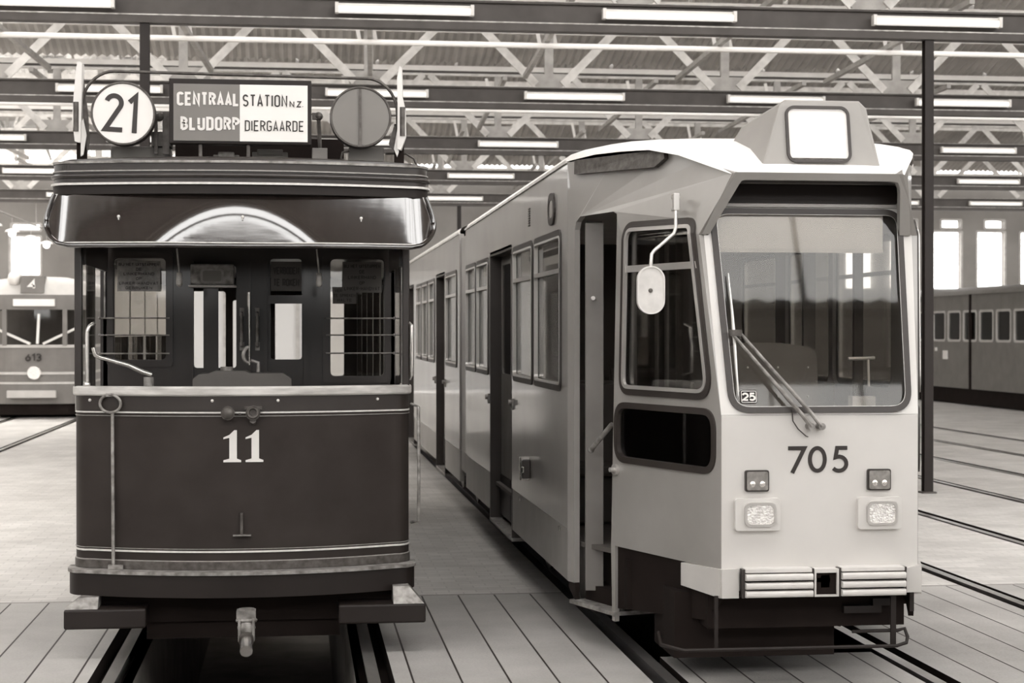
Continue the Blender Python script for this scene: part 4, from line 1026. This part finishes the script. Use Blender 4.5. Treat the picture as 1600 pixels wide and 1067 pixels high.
# ---- signal lamps and headlamps
for xc in (2.546, 3.2515):
    m = MB(); m.plate(plane((0, 9.40, 0), (1, 0, 0), (0, 0, 1), (0, 1, 0)), [rrect(xc - .068, xc + .068, 1.106, 1.226, .012, 4)], .02); s_ = part('signal_lamp', m, 'rubber', RT)
    m = MB(); m.plate(plane((0, 9.392, 0), (1, 0, 0), (0, 0, 1), (0, 1, 0)), [rrect(xc - .060, xc + .060, 1.114, 1.218, .01, 4)], .012); part('signal_lens', m, 'lamp_grey', s_, bevel=.003)
    for dx in (-.028, .028): m = MB(); m.ball((xc + dx, 9.393, 1.148), .018, 12, (1, .4, 1)); part('reflector', m, 'chrome', s_, smooth=60)
for xa, xb in ((2.418, 2.675), (3.123, 3.375)):
    m = MB(); m.plate(plane((0, 9.385, 0), (1, 0, 0), (0, 0, 1), (0, 1, 0)), [rrect(xa, xb, .889, 1.070, .018, 5)], .035); hp_ = part('headlamp_panel', m, 'cream', RT, bevel=.006)
    xc = (xa + xb) / 2 + .012
    m = MB(); m.plate(plane((0, 9.372, 0), (1, 0, 0), (0, 0, 1), (0, 1, 0)), [rrect(xc - .09, xc + .09, .912, 1.048, .035, 6), rrect(xc - .076, xc + .076, .926, 1.034, .028, 6)], .016); part('headlamp_rim', m, 'alu', hp_, smooth=40)
    m = MB(); m.plate(plane((0, 9.378, 0), (1, 0, 0), (0, 0, 1), (0, 1, 0)), [rrect(xc - .078, xc + .078, .924, 1.036, .028, 6)], .01); part('headlamp_lens', m, 'lens', hp_)
# ---- bumper
m = MB(); m.box(2.455, 3.385, 9.36, 9.46, .52, .675); bp_ = part('bumper', m, 'matt_black', RT)
for xa, xb in ((2.462, 2.843), (3.012, 3.378)):
    m = MB(); m.box(xa, xb, 9.335, 9.42, .660, .684); part('bumper_cap', m, 'bumper', bp_, bevel=.004)
    for z in (.636, .589, .543):
        m = MB(); m.plate(lambda y_, z_, d: (xa + d, y_, z_), [round_poly([(9.31, z - .018), (9.40, z - .018), (9.40, z + .018), (9.31, z + .018)], [.014, 0, 0, .014], 4)], xb - xa); part('bumper_rib', m, 'bumper', bp_, smooth=40)
    for xx in (xa - .014, xb): m = MB(); m.box(xx, xx + .014, 9.345, 9.40, .52, .68); part('bumper_end', m, 'rubber', bp_)
m = MB(); m.plate(plane((0, 9.34, 0), (1, 0, 0), (0, 0, 1), (0, 1, 0)), [[(2.858, .522), (2.998, .522), (2.998, .676), (2.858, .676)], [(2.868, .532), (2.988, .532), (2.988, .655), (2.868, .655)]], .08); part('coupler_pocket', m, 'bumper', bp_)
m = MB(); m.box(2.868, 2.955, 9.36, 9.40, .60, .625); m.box(2.90, 2.95, 9.36, 9.38, .57, .64); part('coupler_latch', m, 'iron', bp_)
m = MB(); m.plate(plane((0, 9.385, 0), (1, 0, 0), (0, 0, 1), (0, 1, 0)), [[(2.340, .515), (2.438, .515), (2.438, .678), (2.340, .675)]], .05); part('bumper_corner', m, 'bumper_corner', bp_)
m = MB(); m.plate(plane((0, 9.385, 0), (1, 0, 0), (0, 0, 1), (0, 1, 0)), [[(3.398, .53), (3.492, .53), (3.492, .685), (3.398, .665)]], .05); part('bumper_corner', m, 'bumper_corner', bp_)
m = MB(); m.box(3.43, 3.455, 9.40, 9.42, .42, .53); part('hanging_bracket', m, 'black', bp_)
# ---- underneath
m = MB(); m.box(2.30, 3.45, 9.55, 11.5, .32, .56); m.box(2.15, 3.10, 9.75, 10.3, .12, .5); m.box(2.0, 3.8, 10.4, 11.4, .30, .6); part('underframe', m, 'matt_black', RT)
m = MB(); m.box(2.2, 3.6, 12.0, 17.5, .1, .5); m.box(2.1, 3.7, 19.5, 29.5, .1, .5); part('bogie_frame', m, 'matt_black', RT)
m = MB()
m.tube([(2.06, 9.75, .27), (2.02, 9.5, .245), (2.12, 9.36, .235), (3.34, 9.36, .235), (3.40, 9.37, .25), (3.41, 9.38, .28), (3.40, 9.40, .325), (3.36, 9.40, .315), (3.1, 9.42, .31)], .0105, 8)
gd = part('guard_rail', m, 'black', RT, smooth=50)
m = MB(); m.box(3.315, 3.345, 9.385, 9.40, .23, .53); m.box(2.30, 2.32, 9.385, 9.40, .23, .53); part('guard_post', m, 'black', gd)
m = MB(); m.box(3.08, 3.30, 9.5, 9.62, .40, .44); m.box(3.25, 3.38, 9.5, 9.56, .44, .48); m.tube([(3.1, 9.6, .42), (3.08, 9.6, .31)], .012, 6); part('guard_bracket', m, 'black', gd)
for yy in (12.6, 14.4, 20.2, 22.0):
    for s in (-1, 1):
        m = MB(); m.cyl((2.88 + s * .72, yy, .332), (2.88 + s * .785, yy, .332), .33, 24); part('wheel', m, 'iron', RT, smooth=40)

# ---- straight sides
def side(ya, yb, wins_, doors, sgn, name):
    X = 1.75 if sgn < 0 else 2 * TX - 1.75
    f = plane((X, 0, 0), (0, 1, 0), (0, 0, 1), (-sgn, 0, 0))
    # upper body outline with door cut-outs from below
    o = [(ya, .71)]
    for a, b in doors: o += [(a, .71), (a, 2.66), (a + .05, 2.70), (b - .05, 2.70), (b, 2.66), (b, .71)]
    o += [(yb, .71), (yb, 3.065), (ya, 3.105 if ya < 12 else 3.065)]
    m = MB(); m.plate(f, [o] + [rrect(a, b, 1.61, 2.675, .07, 4) for a, b in wins_], .05)
    sd = part(name, m, 'side', RT)
    y = ya
    for a, b in list(doors) + [(yb, yb)]:
        m = MB(); m.plate(plane((X - sgn * .004, 0, 0), (0, 1, 0), (0, 0, 1), (-sgn, 0, 0)), [[(y, .37), (a, .37), (a, .705), (y, .705)]], .05); part('skirt', m, 'skirt', sd); y = b
    for a, b in wins_:
        r_ = rrect(a, b, 1.61, 2.675, .07, 4)
        m = MB(); m.plate(plane((X + sgn * .010, 0, 0), (0, 1, 0), (0, 0, 1), (-sgn, 0, 0)), [grow(r_, .012), grow(r_, -.03)], .03); ws_ = part('window_seal', m, 'rubber', sd)
        m = MB(); m.plate(plane((X + sgn * .013, 0, 0), (0, 1, 0), (0, 0, 1), (-sgn, 0, 0)), [grow(r_, -.03), grow(r_, -.045)], .03); m.box(X - .012, X + .012, a + .03, b - .03, 2.395, 2.425); part('window_trim', m, 'alu', ws_)
        m = MB(); m.plate(plane((X - sgn * .02, 0, 0), (0, 1, 0), (0, 0, 1), (-sgn, 0, 0)), [grow(r_, -.01)], .004); part('pane', m, 'glass', ws_)
        if sgn < 0:
            m = MB(); m.grid(lambda u, v, d, a=a, b=b: (X + .065 + .010 * math.sin(u * 44), a + .04 + (b - a - .08) * u, 1.5 + 1.2 * v), 60, 1); part('added_curtain', m, 'added_curtain', ws_, smooth=60)  # curtain added so the window looks paler
    for a, b in doors:
        xi = X - sgn * .10
        mid = (a + b) / 2
        for p, q in ((a + .04, mid - .01), (mid + .01, b - .04)):
            m = MB(); m.plate(plane((xi, 0, 0), (0, 1, 0), (0, 0, 1), (-sgn, 0, 0)), [[(p, .34), (q, .34), (q, 2.68), (p, 2.68)], rrect(p + .07, q - .07, 1.62, 2.6, .05, 3)], .03); dl = part('door_leaf', m, 'mid_in', sd)
            m = MB(); m.box(xi + .01, xi + .014, p + .07, q - .07, 1.62, 2.6); part('door_pane', m, 'glass_dark', dl)
            m = MB(); m.box(min(xi, xi + sgn * .012), max(xi, xi + sgn * .012), p, q, .34, .70); part('kick_plate', m, 'black', dl)
        m = MB(); m.box(min(X, X - sgn * .3), max(X, X - sgn * .3), a, b, .27, .30); part('door_step', m, 'worn_metal', sd)
        m = MB(); m.box(min(X, X - sgn * .12), max(X, X - sgn * .12), a - .01, a + .03, .3, 2.7); m.box(min(X, X - sgn * .12), max(X, X - sgn * .12), b - .03, b + .01, .3, 2.7); m.box(min(X, X - sgn * .12), max(X, X - sgn * .12), a, b, 2.68, 2.72); part('door_frame', m, 'rubber', sd)
    return sd
W1 = [(11.42, 12.72), (12.82, 14.0), (15.84, 16.88), (16.97, 17.98)]
W2 = [(19.05, 20.45), (22.15, 23.2), (23.35, 24.4), (24.55, 25.6), (28.4, 29.4)]
s1 = side(11.16, 18.05, W1, [(14.12, 15.74)], -1, 'body_side'); s1r = side(11.16, 18.05, W1[:2] + [(14.3, 15.5)] + W1[2:], [], 1, 'body_side')
s2 = side(18.75, 30.0, W2, [(20.64, 21.95), (26.2, 27.8)], -1, 'body_side'); s2r = side(18.75, 30.0, W2 + [(20.8, 21.9), (26.2, 27.8)], [], 1, 'body_side')
# roof of both sections
def prof(hw, ze, zt, n=12):
    return [(TX + hw * math.copysign(abs(math.cos(PI * k / n)) ** .75, math.cos(PI * k / n)), ze + (zt - ze) * abs(math.sin(PI * k / n)) ** .8) for k in range(n + 1)][::-1]
def roofsec(stations, cap0=True, cap1=True):
    m = MB(); rows = []
    for st in stations:
        y, hw, ze, zt = st[:4]; rows.append([(x, y, z) for x, z in prof(hw, ze, zt)])
    W = len(rows[0]); n = len(rows)
    fs = [(j * W + i, j * W + i + 1, (j + 1) * W + i + 1, (j + 1) * W + i) for j in range(n - 1) for i in range(W - 1)]
    m.add([p for r in rows for p in r], fs)
    m.add(rows[-1], [tuple(range(W))]); return m
part('roof', roofsec([(9.47, .505, 2.885, 2.893), (9.62, .575, 2.935, 2.965), (9.90, .71, 3.03, 3.075), (10.20, .825, 3.09, 3.15), (10.5, .935, 3.11, 3.20), (10.8, 1.05, 3.12, 3.235), (11.16, 1.17, 3.11, 3.245), (18.05, 1.17, 3.07, 3.225)]), 'roof_paint', RT, smooth=50)
part('roof', roofsec([(18.75, 1.17, 3.07, 3.245), (30.0, 1.17, 3.07, 3.245)]), 'roof_paint', RT, smooth=50)
for ya, yb in ((11.16, 18.05), (18.75, 30.0)):
    for s in (-1, 1):
        X = TX + s * 1.165; m = MB(); m.bar((X, ya, 3.11 if ya < 12 else 3.07), (X, yb, 3.07), .024, .02); part('roof_gutter', m, 'steel_pale', RT)
m = MB(); m.box(1.84, 3.99, 18.0, 18.8, .5, 3.12); part('articulation_bellows', m, 'rubber', RT)
m = MB(); m.box(1.77, 1.80, 18.08, 18.72, .5, 3.02); part('articulation_cover', m, 'skirt', RT)
# ---- fittings on the left side
def cap(y0, y1, z0, z1, X=1.745): return rrect(y0, y1, z0, z1, min(y1 - y0, z1 - z0) * .49, 6)
m = MB(); c_ = cap(11.68, 11.98, 2.735, 2.955); m.plate(plane((1.735, 0, 0), (0, 1, 0), (0, 0, 1), (1, 0, 0)), [c_, grow(c_, -.05)], .02); sl = part('slot_lamp', m, 'rubber', s1)
m = MB(); m.plate(plane((1.74, 0, 0), (0, 1, 0), (0, 0, 1), (1, 0, 0)), [grow(c_, -.045)], .01); part('slot_lens', m, 'side', sl)
m = MB()
for k in range(8): m.box(1.742, 1.75, 12.98, 13.06, 2.80 + k * .018, 2.81 + k * .018)
part('vent_slots', m, 'rubber', s1)
m = MB(); m.box(1.685, 1.75, 12.96, 13.10, .885, 1.03); ml = part('marker_lamp', m, 'rubber', s1, bevel=.01)
m = MB(); m.box(1.675, 1.752, 12.99, 13.07, .868, 1.048); m.box(1.68, 1.70, 12.94, 13.12, .93, .98); part('marker_lamp_cap', m, 'chrome', ml, bevel=.008)
for sd_, yy, zz in ((s1, 14.03, 1.42), (s1, 15.80, 1.40), (s2, 20.55, 1.40), (s2, 22.05, 1.40)):
    m = MB(); m.cyl((1.75, yy, zz), (1.71, yy, zz), .022, 12); m.box(1.735, 1.75, yy - .03, yy + .03, zz - .06, zz + .03); part('door_button', m, 'worn_metal', sd_, smooth=40)
for yy in (11.5, 13.6): m = MB(); m.box(1.742, 1.75, yy - .02, yy + .02, .66, .69); part('skirt_latch', m, 'worn_metal', s1)
# ---- front doorway: folded leaf, handrail, tread
def on(s_, z, d=0): return Vector(taper(s_, z, d))
m = MB(); a = on(.055 * LEN, 0, .03); 
m.plate(lambda q, z, d: (1.87 + q * .99 + d * .1, 11.12 - q * .14 + d, z), [[(0, .30), (.10, .30), (.10, 2.72), (0, 2.72)]], .03); part('folded_door_leaf', m, 'mid_in', RT)
m = MB(); m.plate(lambda q, z, d: (1.795 + q * .1, 11.06 - q * .12 + d, z), [[(0, .30), (.30, .30), (.30, 2.72), (0, 2.72)]], .02)
m2 = MB(); m2.plate(lambda q, z, d: (1.842 + q * .42, 10.99 - q * .10 + d, z), [[(0, .33), (.27, .33), (.27, 2.70), (0, 2.70)]], .03); lf = part('folded_door_leaf', m2, 'mid_in', RT, bevel=.005)
m = MB(); m.cyl((1.885, 10.97, 2.215), (1.885, 10.95, 2.215), .013, 12); part('leaf_button', m, 'ivory', lf)
m = MB(); m.tube([(1.862, 10.90, 1.245), (1.885, 10.80, 1.30), (1.955, 10.66, 1.42)], .016, 8); m.ball((1.862, 10.90, 1.245), .022); part('door_handrail', m, 'worn_metal', lf, smooth=50)
m = MB(); m.plate(lambda x, y, d: (x, y, .235 + d), [[(1.755, 11.10), (1.945, 10.55), (2.5, 10.7), (2.4, 11.3)]], .025); st = part('door_tread', m, 'worn_metal', RT)
m = MB(); m.plate(lambda x, y, d: (x, y, .26 + d), [[(1.86, 11.1), (2.03, 10.62), (2.5, 10.7), (2.4, 11.3)]], .10); part('door_riser', m, 'matt_black', st)
m = MB(); m.plate(lambda s_, z, d: taper(s_, z, d), [[T(.325, .20), T(.345, .20), T(.345, .67), T(.317, .67)]], .03); part('door_post_foot', m, 'skirt', RT)
m = MB(); m.plate(lambda s_, z, d: taper(s_, z, d + .01), [[T(.0, .33), T(.05, .25), T(.05, .40), T(.0, .72)]], .03); part('door_post_foot', m, 'black', RT)
# ---- mirror on its bent arm
m = MB(); m.box(2.155, 2.19, 9.79, 9.83, 2.70, 2.80); m.box(2.16, 2.20, 9.82, 9.88, 2.70, 2.72); m.box(2.16, 2.20, 9.82, 9.88, 2.77, 2.79); mbk = part('mirror_bracket', m, 'alu', RT, bevel=.004)
m = MB(); m.tube([(2.172, 9.81, 2.74), (2.168, 9.79, 2.60), (2.155, 9.78, 2.565), (2.035, 9.76, 2.465), (2.018, 9.75, 2.445), (2.012, 9.75, 2.37)], .0105, 10); part('mirror_arm', m, 'alu', mbk, smooth=60)
c_ = rrect(1.932, 2.092, 2.100, 2.376, .079, 10); m = MB(); m.plate(plane((0, 9.735, 0), (1, 0, 0), (0, 0, 1), (0, 1, 0)), [c_], .03); mh = part('mirror_head', m, 'mirror_back', mbk, bevel=.008, smooth=40)
m = MB(); m.plate(plane((0, 9.728, 0), (1, 0, 0), (0, 0, 1), (0, 1, 0)), [c_, grow(c_, -.008)], .012); part('mirror_rim', m, 'white', mh)
m = MB(); m.ball((2.008, 9.735, 2.235), .013, 10); part('mirror_bolt', m, 'iron', mh)
# ---- wipers
for x0, z0, x1, z1 in ((2.845, 1.47, 2.425, 1.985), (2.905, 1.47, 2.462, 2.00)):
    m = MB(); y0, y1 = 9.42 - .05, ws(0, z1, -.045)[1]
    m.tube([(x0, y0 - .01, z0), (x0 - .05, y0 - .01, z0 + .062), (x1, y1, z1)], [.014, .012, .008], 8); m.cyl((x0, 9.42, z0), (x0, y0 - .02, z0), .02, 12); wp = part('wiper_arm', m, 'worn_metal', RT, smooth=40)
m = MB(); m.box(2.41, 2.475, ws(0, 2, -.06)[1], ws(0, 2, -.04)[1], 1.975, 2.01); m.tube([ws(2.47, 1.96, -.035), ws(2.415, 2.0, -.035)], .008, 6); part('wiper_yoke', m, 'iron', RT)
m = MB(); m.tube([ws(2.425, 2.33, -.02), ws(2.435, 2.1, -.022), ws(2.437, 1.98, -.026), ws(2.440, 1.80, -.022), ws(2.445, 1.64, -.018)], [.004, .008, .010, .008, .004], 6); part('wiper_blade', m, 'alu', RT)
m = MB(); m.tube([(2.745, 9.40, 1.56), (2.75, 9.40, 1.50), (2.78, 9.40, 1.455), (2.825, 9.40, 1.415), (2.84, 9.41, 1.41)], .0035, 6); part('washer_hose', m, 'rubber', RT)
# ---- 25 plate in the windscreen
fws = lambda x, z, d: ws(x, z, -d + .008)
m = MB(); c_ = rrect(2.462, 2.558, 1.598, 1.672, .012, 4); m.plate(fws, [c_], .003); pl = part('line_plate', m, 'black', RT)
m = MB(); m.plate(lambda x, z, d: ws(x, z, -d + .005), [grow(c_, -.004), grow(c_, -.0075)], .002); text(m, lambda x, z, d: ws(x, z, -d + .005), '25', 2.51, 1.612, .046, .62, .22, .26, .002, center=True); part('line_number', m, 'ivory', pl)

# ---- roof sign box
A = [(2.625, 9.60, 2.94), (3.325, 9.60, 2.94), (3.262, 9.66, 3.29), (3.225, 9.68, 3.335), (2.785, 9.68, 3.335), (2.745, 9.66, 3.30)]
B = [(2.60, 10.30, 3.10), (3.40, 10.30, 3.10), (3.30, 10.22, 3.25), (3.22, 10.15, 3.30), (2.76, 10.15, 3.30), (2.66, 10.22, 3.23)]
m = MB(); m.add(A + B, [(0, 1, 2, 3, 4, 5), (6, 11, 10, 9, 8, 7)] + [(i, (i + 1) % 6, 6 + (i + 1) % 6, 6 + i) for i in range(6)]); sb = part('roof_sign', m, 'lip', RT, bevel=.012)
def sg(x, z, d): return (x, 9.60 + .19 * (z - 2.94) + d - .004, z)
c_ = rrect(2.775, 3.155, 2.965, 3.298, .055, 8)
m = MB(); m.plate(lambda x, z, d: sg(x, z, d - .012), [c_, grow(c_, -.016)], .03); fr = part('sign_frame', m, 'rubber', sb, smooth=40)
m = MB(); m.plate(lambda x, z, d: sg(x, z, d - .002), [grow(c_, -.012)], .01); part('sign_blank', m, 'white', fr)
m = MB(); m.plate(lambda x, z, d: sg(x, z, d - .008), [[(2.80, 2.985), (3.13, 2.985), (3.13, 2.992), (2.80, 2.992)]], .004); part('sign_blind_edge', m, 'iron', fr)
for xa, xb in ((2.655, 2.785), (3.175, 3.30)): m = MB(); m.box(xa, xb, 9.59, 9.62, 2.925, 2.942); part('sign_foot', m, 'rubber', sb)

# ---- interior
m = MB(); m.plate(lambda x, y, d: (x, y, .60 + d), [[(1.80, 11.2), (2.42, 9.5), (3.41, 9.5), (4.03, 11.2), (4.03, 18.0), (1.80, 18.0)]], .03); m.box(1.85, 4.0, 18.0, 29.9, .6, .63); part('interior_floor', m, 'dark_in', RT)
m = MB(); m.plate(lambda x, y, d: (x, y, 2.92 + d), [[(1.82, 11.2), (2.2, 10.2), (3.63, 10.2), (4.01, 11.2), (4.01, 18.0), (1.82, 18.0)]], .03); m.box(1.85, 4.0, 18.8, 29.9, 2.92, 2.95); part('interior_ceiling', m, 'pale_in', RT)
m = MB(); m.box(2.36, 3.45, 9.50, 9.72, 1.38, 1.50); ds = part('dashboard', m, 'dark_in', RT, bevel=.01)
m = MB(); m.plate(plane((0, 10.35, 0), (1, 0, 0), (0, 0, 1), (0, 1, 0)), [round_poly([(2.58, 1.0), (3.20, 1.0), (3.18, 1.90), (2.95, 1.93), (2.66, 1.93), (2.60, 1.88)], [0, 0, .08, .05, .05, .06], 5)], .08); seat_ = part('driver_seat', m, 'seat', RT, bevel=.02)
m = MB(); m.box(2.62, 3.15, 9.9, 10.35, 1.0, 1.12); part('seat_cushion', m, 'seat', seat_, bevel=.03)
m = MB(); m.box(2.80, 2.95, 10.0, 10.2, .63, 1.0); part('seat_pedestal', m, 'matt_black', seat_)
m = MB(); m.plate(plane((0, 10.9, 0), (1, 0, 0), (0, 0, 1), (0, 1, 0)), [[(2.42, .63), (3.66, .63), (3.66, 2.9), (3.60, 2.9), (3.60, 1.5), (3.34, 1.5), (3.34, 2.75), (3.26, 2.75), (3.26, 1.5), (2.84, 1.5), (2.84, 2.9), (2.42, 2.9)]], .04); pt = part('cab_partition', m, 'dark_in', RT)
m = MB(); m.box(2.55, 2.84, 10.87, 10.90, 1.55, 2.55); part('partition_panel', m, 'mid_in', pt)
for k in range(3):
    for zz in (1.60, 1.78): m = MB(); m.ball((2.74 + .19 * k, 10.34, zz), .007, 6); part('rivet', m, 'alu', seat_)
m = MB(); m.box(2.385, 3.37, 9.69, 9.70, 2.475, 2.685); sbn = part('sun_blind', m, 'pale_in', RT)
m = MB(); m.box(2.385, 3.37, 9.68, 9.705, 2.455, 2.478); part('sun_blind_rail', m, 'steel_mid', sbn)
m = MB(); m.tube([(3.20, 9.8, 1.84), (3.36, 9.8, 1.845)], .011, 8); m.tube([(3.32, 9.8, 1.84), (3.325, 9.8, 1.68)], .008, 8); m.box(3.22, 3.36, 9.78, 9.86, 1.5, 1.62); part('driver_handle', m, 'alu', ds)
for x_, y_ in ((2.95, 11.6), (2.85, 13.2), (3.15, 15.0), (2.3, 11.7), (2.25, 13.9), (2.3, 15.9)):
    m = MB(); m.tube([(x_, y_, .63), (x_, y_, 2.92)], .018, 8); part('stanchion', m, 'alu', RT, smooth=50)
for y_ in (12.0, 12.9, 13.6, 16.3, 17.2, 19.4, 22.6, 23.5, 24.4):
    for xa, xb in ((3.2, 3.95),) + (((1.85, 2.45),) if y_ != 13.6 else ()):
        m = MB(); m.box(xa, xb, y_, y_ + .4, .98, 1.06); m.box(xa, xb, y_ + .38, y_ + .44, 1.0, 1.62); m.box(xa + .1, xb - .1, y_ + .1, y_ + .3, .63, .98); part('passenger_seat', m, 'seat', RT, bevel=.02)
# cab levers and inner wall; the side curtains are added to lighten windows
m = MB(); m.tube([(2.25, 9.98, 1.0), (2.27, 9.95, 1.55), (2.30, 9.92, 1.7)], .012, 8); m.tube([(2.20, 10.2, .7), (2.18, 10.12, 1.45), (2.22, 10.05, 1.55)], .010, 8); part('cab_lever', m, 'alu', RT, smooth=50)
m = MB(); m.plate(lambda y, z, d: (2.45 + d, y, z), [[(9.9, .62), (10.86, .62), (10.86, 2.9), (10.1, 2.9), (10.1, 1.4), (9.9, 1.3)]], .03); part('cab_inner_wall', m, 'dark_in', RT)
